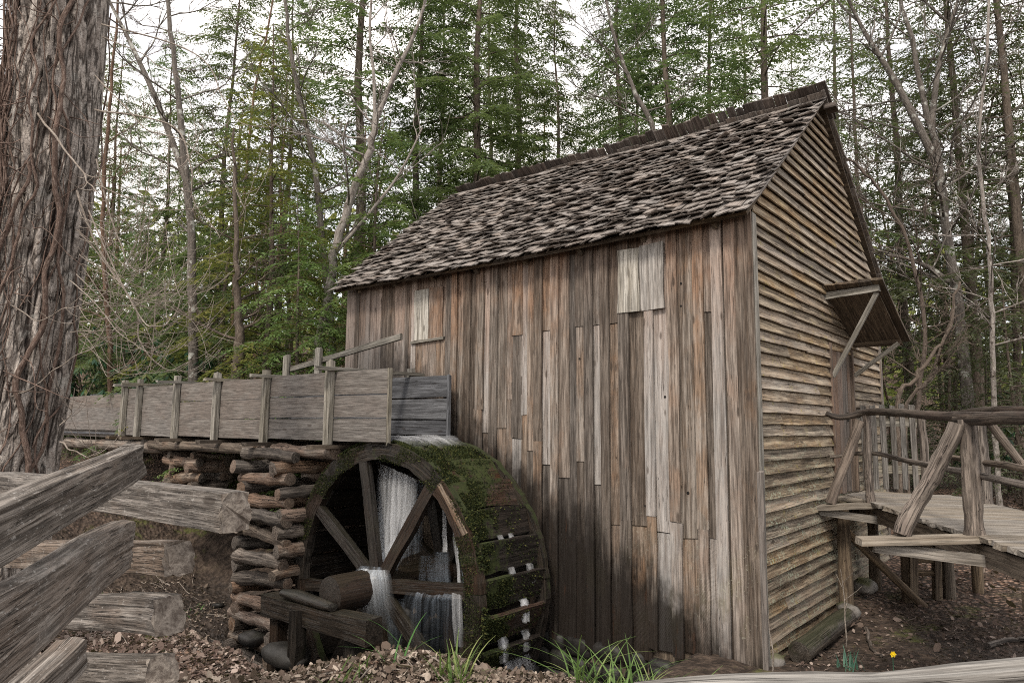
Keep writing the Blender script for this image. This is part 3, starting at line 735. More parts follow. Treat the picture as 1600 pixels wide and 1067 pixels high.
# moss tufts
def moss(mb, C, N, h=.03, n=1):
    k = len(C); d = N + rng.normal(0, .55, (k, 3)); d /= np.linalg.norm(d, axis=1)[:, None]
    s = np.cross(d, rng.normal(0, 1, (k, 3))); s /= np.linalg.norm(s, axis=1)[:, None]
    hh = h * (.5 + rng.random(k))[:, None]; mb.cards(C, d * hh, s * hh * .28)
mm = MB()
def scatter(th0, th1, r0, r1, y0, y1, n, dens=.5, nrm='rad', h=.03):
    th = rng.uniform(th0, th1, n); r = rng.uniform(r0, r1, n); y = rng.uniform(y0, y1, n)
    C = np.stack([WC[0] + r * np.cos(th), y, WC[2] + r * np.sin(th)], 1)
    keep = fbm(C * 3.5 + 5, 2) > dens; C, th = C[keep], th[keep]
    N = np.stack([np.cos(th), np.zeros(len(th)), np.sin(th)], 1) if nrm == 'rad' else np.tile(V(0, -1, .3), (len(th), 1))
    moss(mm, C, N, h)
d2r = math.radians
scatter(d2r(60), d2r(170), WR - .002, WR + .012, YF - .045, YF + .045, 7000, -.6, h=.02)
scatter(d2r(-20), d2r(60), WR - .002, WR + .012, YF - .045, YF + .045, 1600, 0.)
scatter(d2r(-30), d2r(175), WR - .23, WR - .01, YF - .052, YF - .046, 12000, -.1, 'front', .016)
scatter(d2r(58), d2r(95), WR - .02, WR + .005, YF + .1, YR - .05, 6000, -.1, h=.02)
for k in range(NB):
    th = 2 * math.pi * (k + .35) / NB
    if -.7 < (th if th < math.pi else th - 2 * math.pi) < 1.5:
        hi, lo = wp(th + .088, WR - .005, 0), wp(th - .100, WR - .105, 0); n = 4200
        u, y = rng.random(n), rng.uniform(YF + .06, YR - .06, n); sl_ = (YF - (YF - YR) * (.42 if th < 1.0 or th > 4 else .95))
        keep = (y < sl_ + rng.normal(0, .06, n)) | (rng.random(n) < .10)
        C = lo + (hi - lo) * u[:, None] + V(0, 1, 0) * y[:, None]; nr = unit(np.cross(hi - lo, Y_)); nr = nr if np.dot(nr, lo - WC) > 0 else -nr
        C = C + nr * .024; C = C[keep & (fbm(C * 5, 2) > -.35)]
        moss(mm, C, np.tile(nr, (len(C), 1)), .02)
mm.build('moss', M['moss'], wheel, kind='stuff')

# timber stand under the axle
st = empty('axle_stand', (-4.1, -2.0, H(-4.1, -2.0)), 'dark wet timber stand holding the wheel axle', 'timber stand')
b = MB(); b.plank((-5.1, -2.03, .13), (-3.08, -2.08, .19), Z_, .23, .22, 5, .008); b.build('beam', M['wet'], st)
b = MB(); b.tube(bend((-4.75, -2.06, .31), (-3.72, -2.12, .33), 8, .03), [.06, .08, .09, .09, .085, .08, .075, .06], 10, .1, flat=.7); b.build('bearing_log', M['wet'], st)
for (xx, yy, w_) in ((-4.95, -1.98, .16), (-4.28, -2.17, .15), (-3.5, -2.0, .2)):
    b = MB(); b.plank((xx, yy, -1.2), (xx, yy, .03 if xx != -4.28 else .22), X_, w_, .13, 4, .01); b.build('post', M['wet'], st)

# ------------------------------------------------------------------ falling water
def sheet(rows, mat, fade=None, across=14, curl=.0):
    """rows: list of (left point, right point); the water runs from row to row"""
    A = smooth_path([r[0] for r in rows], 22); B = smooth_path([r[1] for r in rows], 22); n = len(A)
    u = np.linspace(0, 1, across); P = A[:, None] + (B - A)[:, None] * u[None, :, None]
    sd_ = rng.random() * 30
    wob = fbm(np.stack([np.broadcast_to(u * 9 + sd_, (n, across)).ravel(), np.repeat(np.arange(n) * .12, across), np.zeros(n * across)], 1)).reshape(n, across)
    nrm = np.cross(B - A, np.gradient(A, axis=0)); nrm /= np.linalg.norm(nrm, axis=1)[:, None] + 1e-9
    P = P + nrm[:, None] * (wob * .02 + curl * np.sin(np.pi * u)[None, :])[:, :, None]
    t = np.linspace(0, 1, n); Ln = np.linalg.norm(np.diff(A, axis=0), axis=1).sum()
    edge = np.clip(np.minimum(u, 1 - u) * 5, 0, 1)
    fd = np.interp(t, np.linspace(0, 1, len(fade)), fade) if fade else np.clip(np.minimum(t * 8, (1 - t) * 6), 0, 1)
    w_ = np.linalg.norm(B - A, axis=1).mean()
    g = np.stack([np.broadcast_to((t * Ln)[:, None] + sd_, (n, across)), np.broadcast_to(u * w_ * 1.6, (n, across)) + sd_, fd[:, None] * edge[None]], -1)
    ii, kk = np.meshgrid(np.arange(n - 1), np.arange(across - 1), indexing='ij'); a = ii * across + kk
    MB().add(P.reshape(-1, 3), np.stack([a, a + 1, a + across + 1, a + across], -1).reshape(-1, 4), g.reshape(-1, 3), smooth=True).build('water', M[mat], kind='structure')
# from the flume's lip on to the wheel
sheet([(V(-4.1, -1.36, 2.095), V(-4.1, -.36, 2.095)), (V(-3.78, -1.36, 2.09), V(-3.78, -.36, 2.09)), (V(-3.66, -1.33, 2.06), V(-3.66, -.36, 2.06)),
       (V(-3.56, -1.3, 2.03), V(-3.56, -.38, 2.03)), (V(-3.4, -1.28, 1.98), V(-3.4, -.4, 1.98))], 'fall', [.3, .5, .7, .75, .6, .3, .0], 20)
q = lambda x, y, Y=-.95: at(x, y, Y=Y)
sheet([(q(589, 722, -1.18), q(655, 750, -1.18)), (q(588, 800, -1.18), q(650, 810, -1.18)), (q(586, 885, -1.22), q(640, 855, -1.2))], 'fall', [.55, .8, .9, .85, .7], 22)
sheet([(q(588, 720, -.75), q(667, 756, -.75)), (q(588, 890, -.75), q(660, 860, -.75))], 'veil', [.7, 1, 1])
sheet([(q(640, 805, -1.05), q(652, 835, -1.05)), (q(605, 850, -1.15), q(628, 878, -1.15)), (q(575, 880, -1.3), q(612, 895, -1.3)), (q(556, 893, -1.5), q(608, 905, -1.45))], 'mist', [.3, 1, 1, 1])
sheet([(q(556, 888, -1.6), q(608, 890, -1.45)), (q(548, 903, -1.66), q(613, 905, -1.5)), (q(552, 930, -1.68), q(617, 945, -1.5)), (q(560, 965, -1.64), q(619, 995, -1.5))], 'mist', [.8, 1, .8, .45, .2, 0], 20)
sheet([(q(562, 884, -1.56), q(600, 886, -1.44)), (q(556, 903, -1.63), q(604, 905, -1.47)), (q(566, 945, -1.63), q(604, 950, -1.47))], 'veil', [.8, 1, .8, .3, 0], 16)
sheet([(q(603, 862, -1.2), q(630, 862, -1.2)), (q(600, 895, -1.2), q(622, 900, -1.2)), (q(606, 925, -1.2), q(624, 925, -1.2))], 'veil', [.3, 1, 1])
for (x0, x1, xa, xb, y0, y1, mt) in ((690, 694, 692, 700, 780, 862, 'fall'), (707, 711, 714, 722, 790, 930, 'fall'), (714, 718, 722, 730, 810, 928, 'veil'), (655, 678, 650, 684, 868, 918, 'veil'), (676, 702, 672, 706, 862, 925, 'veil'),
                                     (626, 634, 622, 646, 884, 922, 'veil')):
    sheet([(q(x0, y0), q(x1, y0)), (q((x0 + xa) / 2, (y0 + y1) / 2), q((x1 + xb) / 2, (y0 + y1) / 2)), (q(xa, y1), q(xb, y1))], mt, [.6, 1, 1], 8)
sheet([(q(640, 918, -1.35), q(730, 930, -1.35)), (q(632, 928, -1.41), q(728, 936, -1.41)), (q(628, 950, -1.42), q(727, 950, -1.42)), (q(628, 1020, -1.42), q(726, 1020, -1.42))], 'veil', [1, .9, .7, .45, .2, .05], 24)
sheet([(q(604, 935, -1.3), q(634, 935, -1.3)), (q(600, 1020, -1.3), q(630, 1020, -1.3))], 'veil', [.4, .7, .4, .1], 12)
sheet([(q(706, 925, -1.43), q(722, 930, -1.43)), (q(708, 1010, -1.43), q(724, 1010, -1.43))], 'fall', [.7, .6, .3], 8)
for k in range(NB):                                           # drips out of the buckets
    th = 2 * math.pi * (k + .35) / NB; th = th if th < math.pi else th - 2 * math.pi
    if -.75 < th < .62:
        for j in range(2 + (th < .2)):
            y0 = rng.uniform(-1.2, -.55); w_ = .05 + rng.random() * (.09 if th > -.3 else .3)
            p = wp(th - .107, WR - .075, 0); dn = V(.02, 0, -.17 - .05 * rng.random())
            sheet([(p + V(.02, y0, .03), p + V(.02, y0 + w_, .03)), (p + V(.05, y0, -.04), p + V(.05, y0 + w_, -.04)), (p + dn + V(.04, y0, 0), p + dn + V(.04, y0 + w_, 0))], 'fall', [.35, .8, .35], 7)

# ------------------------------------------------------------------ the flume
FN, FB = -1.45, -.24
fl = empty('mill_flume', (-9, -.85, 1.95), 'long grey plank flume carrying water to the wheel', 'flume')
joints = [-3.72, -4.79, -7.66, -9.95]
zr = [(2.035, 2.298), (2.316, 2.582), (2.60, 2.885)]
def fplank(x0, x1, z0, z1, y, mat='flume', T=.04):
    b = MB(); b.plank((x0, y, (z0 + z1) / 2), (x1, y, (z0 + z1) / 2 + rng.normal(0, .004)), Z_, z1 - z0, T, 4, .003, endj=.002); b.build('plank', M[mat], fl)
jn = [-3.73, -6.28, -9.0, -11.22]
for r, (z0, z1) in enumerate(zr):
    js = [jn[0]] + [x + (.9 if r == 1 else 0) * 0 for x in jn[1:]]
    for k in range(len(js) - 1):
        dz = -.035 * (k) * (1 if r else .8)
        fplank(js[k], js[k + 1] + .004, z0 - .02 * k, z1 - .01 * k - (.0 if r < 2 else .012 * k), FN)
    fplank(-11.23, -16.6, z0 - .1, z1 - .07 - (.06 if r == 2 else 0), FN + .09, 'flume')
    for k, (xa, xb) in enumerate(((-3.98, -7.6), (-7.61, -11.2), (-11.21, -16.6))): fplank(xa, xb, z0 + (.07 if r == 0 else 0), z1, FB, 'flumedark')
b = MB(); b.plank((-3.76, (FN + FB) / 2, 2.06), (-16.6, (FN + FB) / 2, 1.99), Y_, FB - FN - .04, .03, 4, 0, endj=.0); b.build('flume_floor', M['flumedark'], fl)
b = MB(); b.plank((-4.0, (FN + FB) / 2, 2.085), (-16.6, (FN + FB) / 2, 2.06), Y_, FB - FN - .06, .012, 2, 0, endj=0); b.build('water', M['pool'], None, kind='structure')
PX = [-4.79, -6.28, -7.66, -9.0, -10.45, -11.1, -13.2]
for k, xx in enumerate(PX):
    yn = FN - .065; top = (3.02, 2.98, 2.98, 2.98, 2.99, 2.99, 2.95)[k]
    if k == 6: continue
    b = MB(); b.plank((xx, yn, 1.93), (xx, yn, top), X_, .115 + rng.normal(0, .008), .07, 4, .004); b.build('post', M['post'], fl)
    b = MB(); b.plank((xx - .02, FB + .06, 1.93), (xx, FB + .06, top - .02), X_, .1, .06, 3, .004); b.build('post', M['post'], fl)
    b = MB(); b.plank((xx + .01, -1.72 - .1 * rng.random(), 1.955), (xx + .01, -.1, 1.955), X_, .13, .05, 3, .004); b.build('sill', M['beam'], fl)
    ya, yb = (-1.75, -.0) if k < 2 else (-1.8, -.45)
    b = MB(); b.plank((xx + .05, ya + rng.normal(0, .05), top - .10), (xx + .05, yb, top - .085), X_, .06 + .03 * rng.random(), .045, 3, .004); b.build('crossbar', M['post'], fl)
b = MB(); b.plank((-3.71, FN, 2.03), (-3.71, FN, 2.89), Y_, .05, .03, 3, .002); b.build('end_cleat', M['post'], fl)
b = MB(); b.plank((-3.95, FB - .01, 2.09), (-3.95, FB - .01, 2.89), Y_, .05, .035, 3, .002); b.build('end_cleat', M['flumedark'], fl)
# lever pole across the flume
lv_ = empty('sluice_lever', (-6.8, -.5, 2.9), 'thin grey lever pole resting in two notched uprights', 'lever')
p0, p1 = at(452, 578, Y=-.55), at(627, 526, Y=-.55)
b = MB(); b.plank(p0, p1, Z_, .075, .05, 4, .003, W1=.085); b.build('pole', M['post'], lv_)
for (x, yt, yb) in ((447, 556, 592), (496, 545, 585)):
    t_, u_ = at(x, yt, Y=-.56), at(x, yb, Y=-.56)
    for dx in (-.07, .07) if x == 447 else (-.06, .08):
        b = MB(); b.plank((u_[0] + dx, -.56 - (.055 if dx > 0 else -.055), 2.75), (u_[0] + dx, -.56 - (.055 if dx > 0 else -.055), t_[2]), X_, .12, .04, 2, .002); b.build('upright', M['post'], lv_)
# logs that carry the flume
for (x0, x1, y, z, r, lab) in ((-4.75, -6.6, -1.42, 1.88, .085, 'short peeled log under the flume beside the wheel top'), (-6.62, -10.2, -1.40, 1.86, .085, 'long peeled log under the middle of the flume'),
                               (-9.9, -14.6, -1.3, 1.80, .11, 'thick reddish log under the flume beside the vine covered trunk'), (-4.8, -9.5, -.4, 1.88, .09, 'shaded log under the far edge of the flume')):
    b = MB(); n = 14; b.tube(bend((x0, y, z), (x1, y + .05, z - .01), n, .03), r * (1 + .08 * rng.normal(0, 1, n)), 10, .12); b.build('stringer_log', M['log'], label=lab, cat='log')
def crib(name, x0, x1, y0, y1, z0, z1, label, step=.135):
    e = empty(name, ((x0 + x1) / 2, (y0 + y1) / 2, z0), label, 'log crib'); k = 0; z = z0
    while z < z1:
        for j in (0, 1):
            b = MB(); r = .072 + .034 * rng.random(); n = 14; rr = r * np.linspace(1.12, .85, n)[::(1 if rng.random() < .5 else -1)]
            if k % 2 == 0:
                y = (y0, y1)[j] + rng.normal(0, .02); pts = bend((x0 - .06 - .12 * rng.random(), y - .02, z + rng.normal(0, .035)), (x1 + .05 + .1 * rng.random(), y + rng.normal(0, .03), z + rng.normal(0, .025)), n, .03)
            else:
                x = (x1, x0)[j] + rng.normal(0, .03); pts = bend((x + rng.normal(0, .04), y0 - .08 - .12 * rng.random(), z + rng.normal(0, .02)), (x, y1 + .1, z + rng.normal(0, .03)), n, .04)
            b.tube(pts, rr * (1 + .06 * rng.normal(0, 1, n)), 13, .2, freq=20); b.build('log', M['log'], e)
        z += step * .54 + .008 * rng.normal(); k += 1
crib('log_crib', -6.45, -5.5, -1.62, -.6, -.80, 1.80, 'tall crib of stacked round logs between wheel and rail fence', .235)
crib('log_crib', -9.7, -8.85, -1.15, -.75, .8, 1.74, 'shadowy farther log crib behind the top fence rail', .24)

# ------------------------------------------------------------------ split rail fence
fe = empty('rail_fence', (0., -5.45, .75), 'weathered split rail fence stacked zigzag in the left foreground', 'fence')
def rail(a, b_, W, T, mat, parent, n=18, ridge=.0, wd=None, jit=.007, name='rail', skew=0., **kw):
    """a split rail: an uneven four or five sided section, dense enough to show its splits"""
    a, b_ = np.asarray(a, float), np.asarray(b_, float); ax = unit(b_ - a); wd = unit((Z_ if wd is None else wd) - ax * np.dot(Z_ if wd is None else wd, ax)); td = np.cross(ax, wd)
    sec = np.array([(-.5, -.5), (0, -.53), (.5, -.5), (.53, 0), (.5, .47), (0, .54), (-.48, .5), (-.53, 0)])
    k_ = 5; sec = np.concatenate([sec[i] + (np.roll(sec, -1, 0)[i] - sec[i]) * (np.arange(k_) / k_)[:, None] for i in range(len(sec))]); m = len(sec); n = n * 3
    P = bend(a, b_, n, .018); vs, gs = [], []; off = rng.random(3) * 40; L = np.linalg.norm(b_ - a); nrm_ = sec / np.linalg.norm(sec, axis=1)[:, None]
    for i in range(n):
        x_ = L * i / (n - 1); q = sec * [W, T]
        g1 = fbm(np.c_[np.full(m, x_ * .7 + off[0]), q * 42.], 2); g2 = np.abs(vnoise(np.c_[np.full(m, x_ * .5 + off[1]), q * 24.])); g3 = fbm(np.c_[np.full(m, x_ * 1.1 + off[2]), q * 7.], 2)
        d_ = g1 * .0022 + g3 * .006 - np.clip(.13 - g2, 0, 1) * .075; e = fbm(np.c_[q * 30., np.full(m, 3.)], 2) * .012 if i in (0, n - 1) else np.zeros(m)
        if i == 0: e = e + skew * sec[:, 0]
        q = q + nrm_ * d_[:, None]
        for k in range(m):
            vs.append(P[i] + wd * q[k, 0] + td * q[k, 1] + ax * e[k]); gs.append((x_ + off[0], q[k, 0] + off[1], q[k, 1] + off[2]))
    fs = []
    for i in range(n - 1):
        for k in range(m):
            p, r = m * i + k, m * i + (k + 1) % m; fs.append((p, r, r + m, p + m))
    mb = MB().add(vs, fs, gs)
    for i, rev in ((0, True), (n - 1, False)):
        v_ = vs[m * i:m * i + m]; g_ = [(40 + i, 20 + g[1] * .22, 20 + g[2] * .22) for g in gs[m * i:m * i + m]]
        mb.add(v_, [tuple(range(m))[::-1] if rev else tuple(range(m))], g_)
    o = mb.build(name, M[mat], parent, **kw); o.data.materials.append(M['endgrain'])
    for p_ in list(o.data.polygons)[-2:]: p_.material_index = 1
    return o
A = lambda x, y, D: at(x, y, D=D)
rail(A(208, 719, 2.50), A(-250, 950, .95), .125, .062, 'fence', fe, wd=UP + FW * .5, skew=.24)
rail(A(368, 800, 2.62), A(-60, 752, 4.6), .14, .12, 'fence', fe)
rail(A(190, 852, 2.45), A(-200, 1130, .9), .16, .07, 'fence', fe, wd=UP + FW * .3, skew=.05)
rail(A(279, 872, 2.62), A(-60, 866, 4.2), .12, .11, 'fence', fe)
rail(A(112, 1022, 2.48), A(-330, 1490, 1.4), .12, .1, 'fence', fe, wd=UP + FW * .3)
rail(A(264, 962, 2.60), A(-60, 955, 4.0), .13, .11, 'fence', fe)
rail(A(254, 1052, 2.60), A(-60, 1050, 3.9), .12, .11, 'fence', fe)
rail(A(120, 1110, 2.5), A(-330, 1560, 1.4), .15, .11, 'fence', fe, wd=UP * .8 + RT * .5)
rail(A(275, 1140, 2.60), A(-60, 1135, 3.9), .13, .12, 'fence', fe)
rail(A(265, 1230, 2.60), A(-60, 1220, 3.9), .13, .12, 'fence', fe)
rail(A(990, 1103, 2.05), A(1760, 1056, 1.62), .1, .11, 'greyrail', None, n=26, label='pale grey split rail crossing the bottom right corner', cat='fence rail')

# ------------------------------------------------------------------ footbridge
BD = unit((.504, -.864, 0)); BN = V(.864, .504, 0); ZD = 1.42
br = empty('footbridge', (1.2, 1.6, .2), 'plank footbridge with bark railings leading to the mill door', 'footbridge')
O = V(.50, 2.12, ZD)                                        # foot of the first near post
BWd = 1.24
dk = MB(); dk.plank(O + BD * -1.15 + BN * (BWd / 2) - Z_ * .06, O + BD * 5.2 + BN * (BWd / 2) - Z_ * .06, BN, BWd - .25, .02, 1, 0); deck = dk.build('deck', M['beam'], br)
s = -1.05; 
while s < 5.2:
    wd_ = .135 + rng.random() * .02
    n0, n1 = -.03 + rng.normal(0, .012), BWd + .03 + rng.normal(0, .012)
    c0, c1 = O + BD * (s + wd_ / 2) + BN * n0, O + BD * (s + wd_ / 2) + BN * n1
    if c0[0] < .06: c0 = c0 + (c1 - c0) * ((.06 - c0[0]) / (c1[0] - c0[0]))
    b = MB(); b.plank(c0 - Z_ * .02, c1 - Z_ * .02, BD, wd_ - .009, .04, 3, .002); b.build('deck_plank', M['deck'], deck); s += wd_
for k in range(6):                                           # landing by the door
    y = 2.45 + k * .22; c1x = .95 - .5 * max(0, 0)
    x1 = min(.9, .5 + (2.12 - y) * -.583 + .0) if y > 2.3 else .4
    b = MB(); b.plank((.06, y, ZD - .028), (.55 + k * .02, y - .0, ZD - .028), Y_, .21, .04, 2, .002); b.build('deck_plank', M['deck'], deck)
for nn in (.06, BWd - .06):
    b = MB(); b.plank(O + BD * -1.0 + BN * nn - Z_ * .15, O + BD * 5.2 + BN * nn - Z_ * .15, Z_, .16, .07, 6, .004); b.build('stringer', M['beam'], br)
def pole(a, b_, r, name, mat, parent=br, r1=None, n=14, amp=.02, rough=.14, sides=12, **kw):
    m = MB(); m.tube(bend(a, b_, n, amp), np.linspace(r, r if r1 is None else r1, n) * (1 + .05 * rng.normal(0, 1, n)), sides, rough, freq=10); return m.build(name, M[mat], parent, **kw)
RHT = 1.02
P1, P2, P3 = O + V(0, 0, -.02), O + BD * 2.48, O + BD * 4.8
for p, r, dz in ((P1, .05, .03), (P2, .072, .12), (P3, .07, .12)): pole(p, p + Z_ * (RHT - dz), r, 'post', 'bark_log', r1=r * .9)
Q1, Q2 = O + BN * BWd + BD * -1.0, O + BN * BWd + BD * .02
for p, r in ((Q2 + BD * -.1, .055), (Q2 + BD * 2.6, .06)): pole(p, p + Z_ * RHT, r, 'post', 'bark_log', r1=r * .9)
for p, ln, tilt in ((P1, .70, -.05), (P2, .86, -.06)):       # outriggers and their braces on the near side
    e = p - BN * ln + Z_ * tilt
    b = MB(); b.plank(p + BN * .06 + V(0, 0, -.02) + BD * .03, e - Z_ * .02 + BD * .03, BD, .17, .055, 3, .003); b.build('outrigger', M['deck'], br)
    pole(p - BN * (ln * .62) + Z_ * (tilt * .6 + .01), p - BN * .07 + Z_ * (RHT - (.09 if ln < .8 else .16)), .055 if ln < .8 else .068, 'brace', 'bark_log', amp=.03)
    b = MB(); b.plank(e + BN * .12 - Z_ * .06, p + BN * .35 + BD * .1 - Z_ * .22, Z_, .09, .05, 2); b.build('knee_brace', M['deck'], br)
pole(Q2 + BD * -.08 + BN * .06 + Z_ * (RHT - .1), Q2 + BN * .55 + Z_ * .05, .045, 'brace', 'bark_log')
# hand rails: dark wavering poles
def rope(pts, r, name='hand_rail', mat='dark_pole', r1=None, n=26):
    P = smooth_path(pts, n); m = MB(); m.tube(P + np.stack([vnoise(np.c_[np.linspace(0, 7, n) + 31 * k, np.zeros(n), np.zeros(n)]) for k in range(3)], 1) * .012,
                                              np.linspace(r, r1 or r, n) * (1 + .09 * vnoise(np.c_[np.linspace(0, 9, n), np.ones(n) * 3, np.zeros(n)])), 12, .12, freq=10); return m.build(name, M[mat], br)
rope([at(1291, 646, X=.06), at(1312, 652, D=(P1 - CAM) @ FW + .35), P1 + Z_ * RHT, P1 * .55 + P2 * .45 + Z_ * (RHT - .03), P2 + Z_ * (RHT - .09), P2 + BD * .6 + Z_ * (RHT - .11)], .034, r1=.042)
rope([P2 + BD * -.18 + Z_ * (RHT - .115), P2 + BD * .8 + Z_ * (RHT - .115), P3 + Z_ * (RHT - .10)], .044)
rope([at(1297, 714, X=.05), P1 + Z_ * .56 + BN * .06, P1 * .5 + P2 * .5 + Z_ * .50 + BN * .06, P2 + Z_ * .46 + BN * .08, P2 + BD * 1.2 + Z_ * .44 + BN * .06, P3 + Z_ * .5], .022, 'middle_rail', 'bark_log', r1=.032)
rope([Q2 + BD * -.9 + Z_ * .47, Q2 + Z_ * .45, Q2 + BD * 1.3 + Z_ * .42, Q2 + BD * 3 + Z_ * .45], .036, 'middle_rail', 'bark_log')
rope([Q2 + BD * -1.0 + Z_ * (RHT - .03), Q2 + Z_ * (RHT + .0), Q2 + BD * 2.6 + Z_ * RHT], .045)
# posts below the deck
def gpost(x, y, r, top=ZD - .1, mat='beam', r1=None, name='pier_post'): return pole((x, y, H(x, y) - .1), (x, y, top), r, name, mat, n=8, amp=.0, rough=.06, r1=r1)
gpost(.14, 2.30, .078); gpost(.2, 3.4, .07); gpost(.62, 3.2, .085); gpost(1.0, 3.5, .07); gpost(1.25, 3.9, .065)
pole((.15, 2.42, 1.0), (.80, 3.05, H(.8, 3.05) - .02), .05, 'diagonal_brace', 'beam', amp=.0, n=6, rough=.05)
pp = P3 + BD * -1.35 + BN * .12
pole((pp[0], pp[1], H(pp[0], pp[1]) - .2), (pp[0], pp[1], 1.06), .075, 'pier_post', 'bark_log', n=8, amp=0)
b = MB(); b.plank((pp - BN * .25) * V(1, 1, 0) + Z_ * 1.12, (pp + BN * 1.2) * V(1, 1, 0) + Z_ * 1.13, Z_, .12, .12, 3); b.build('cross_beam', M['beam'], br)
# pickets beside the door
pk = empty('picket_panel', (.45, 3.7, ZD), 'grey picket panel at the back of the door landing', 'fence panel')
pa, pb = V(.06, 3.62, ZD), at(1442, 768, Z=ZD); pd = unit(pb - pa); ln = np.linalg.norm(pb - pa)
for zz in (.28, .90):
    b = MB(); b.plank(pa + Z_ * zz + V(0, .03, 0), pb + Z_ * zz + V(0, .03, 0), Z_, .11, .03, 3); b.build('crosspiece', M['post'], pk)
for k in range(6):
    p = pa + pd * (ln * (k + .35) / 6.0) - V(0, .008, 0) + Z_ * .02
    b = MB(); b.plank(p + Z_ * (.0 + .02 * rng.random()), p + Z_ * (1.10 + .03 * rng.random()), pd, .066, .025, 3, .003); b.build('picket', M['picket'], pk)
pole(pb + pd * .03 + Z_ * -.02, pb + pd * .03 + Z_ * .98, .05, 'post', 'bark_log', pk)
# rough stairs behind the bridge
sr = empty('ladder_steps', (1.2, 4.6, .4), 'dark log steps standing behind the bridge posts', 'steps')
c0 = at(1424, 905, Z=.42)
for xx in (0, .5):
    b = MB(); q0 = c0 + RT * V(1, 1, 0) * xx * .6; b.plank((q0[0], q0[1], H(q0[0], q0[1])), (q0[0] + .05, q0[1], 1.3), RT, .09, .08, 2); b.build('side_rail', M['beam'], sr)
for k in range(5):
    zz = .5 + k * .15; q0 = c0 * V(1, 1, 0); q1 = q0 + RT * V(1, 1, 0) * .3
    pole((*q0[:2], zz), (*q1[:2], zz), .035, 'step', 'beam', sr, n=5, amp=0)

# ------------------------------------------------------------------ things on the ground
p0, p1 = at(1247, 1002, X=.21), at(1312, 950, X=.25)
b = MB(); n = 12; b.tube(bend((p0[0], p0[1], H(*p0[:2]) + .09), (p1[0], p1[1] + .25, H(*p1[:2]) + .1), n, .01), .105, 14, .07)
lg = b.build('fallen_log', M['fallen'], label='short mossy log lying along the foot of the gable wall', cat='log')
def stone_at(px, py, z, sz, label, group=None):
    p = at(px, py, Z=z); b = MB(); b.rock((p[0], p[1], z), sz, 2, .3); b.build('rock', M['stone'], label=label, cat='rock', group=group)
stone_at(1325, 955, .17, (.13, .12, .09), 'rounded grey rock against the foot of the bridge post')
stone_at(1352, 915, .3, (.16, .14, .09), 'flat brown rock behind the bridge brace')
stone_at(1208, 1035, .03, (.1, .12, .09), 'angular rock at the corner of the mill')
p = at(395, 985, Y=-1.75); b = MB(); b.rock((p[0], p[1], p[2] - .1), (.19, .15, .08), 2, .3, .7); b.build('boulder', M['dampstone'], label='mossy boulder at the foot of the tall log crib', cat='boulder')
p = at(450, 985, Y=-2.1); b = MB(); b.rock((p[0], p[1], p[2] - .26), (.36, .22, .1), 2, .2); b.build('boulder', M['wetstone'], label='flat wet boulder beneath the timber stand', cat='boulder')
for k in range(36):
    x, y = rng.uniform(-2.3, -.7), rng.uniform(-1.6, -.15)
    if k > 20: x, y = rng.uniform(-10, -6), rng.uniform(-2.8, -.7)
    s = .04 + .07 * rng.random(); b = MB(); b.rock((x, y, H(x, y) + s * .3), (s, s * .8, s * .5), 2, .5, .68)
    b.build('rock', M['wetstone'], label='dark wet rock in the pit between wheel and wall foot' if k <= 20 else 'small rock strewn in the channel under the flume', cat='rock', group='rocks in the wheel pit' if k <= 20 else 'rocks under the flume')
for (pts, r, lab) in (([(1352, 965, .2), (1360, 990, .17), (1375, 1012, .15)], .022, 'crooked dark stick lying below the footbridge'),
                      ([(325, 925, .2), (350, 928, .2), (385, 930, .2)], .05, 'black wet branch lying left of the log crib'),
                      ([(268, 890, .3), (300, 905, .3), (330, 880, .35)], .02, 'thin brown stick on the bank behind the fence'),
                      ([(1540, 975, .3), (1575, 968, .3), (1610, 972, .3)], .03, 'pale stick on the leaves beside the right bridge pier')):
    P = [at(a_, b_, Z=z_) for a_, b_, z_ in pts]; P = [V(p[0], p[1], H(p[0], p[1]) + r * .7) for p in P]
    b = MB(); b.tube(smooth_path(P, 12) + rng.normal(0, .01, (12, 3)), np.linspace(r, r * .6, 12), 7, .1); b.build('branch', M['bark_log'], label=lab, cat='branch')
for (px, lab) in ((1322, 'bare sapling growing in front of the bridge post'), (1207, 'dry stalk leaning at the gable corner')):
    p = at(px, 1010 if px > 1300 else 1050, Z=.08); m = MB(); top = p + V(-.02, 0, .75 if px > 1300 else .5)
    T = bend(p, top, 10, .05); m.tube(T, np.linspace(.008, .003, 10), 5, 0)
    for k in range(5 if px > 1300 else 0):
        i = 3 + k; d = V(*(rng.normal(0, .12, 2)), .16); m.tube(bend(T[i], T[i] + d, 5, .01), np.linspace(.004, .002, 5), 4, 0)
    m.build('sapling', M['twig'], label=lab, cat='sapling')
def blades(C, n, hgt_, spread, mat, label, cat, name, wid=.006, lean=.5, group=None, flower=None):
    m = MB()
    for k in range(n):
        b0 = C + V(*(rng.normal(0, spread, 2)), 0); b0[2] = H(b0[0], b0[1]) - .01
        d = V(*rng.normal(0, lean, 2), 1); d = unit(d); hh = hgt_ * (.45 + .6 * rng.random()); dr = unit(V(d[0], d[1], 0)); sd = np.cross(d, Z_) ; sd = unit(sd) if np.linalg.norm(sd) > 1e-3 else X_
        t = np.linspace(0, 1, 6); P = b0 + d * hh * t[:, None] + (dr * .35 - Z_ * .25) * hh * (t ** 2.4)[:, None] * (lean * 1.6)
        ww = wid * (1 - t ** 2 * .92)[:, None]; v = np.stack([P - sd * ww, P + sd * ww], 1).reshape(-1, 3)
        m.add(v, np.array([[2 * i, 2 * i + 1, 2 * i + 3, 2 * i + 2] for i in range(5)]), r=rng.random())
    return m.build(name, M[mat], label=label, cat=cat, group=group)
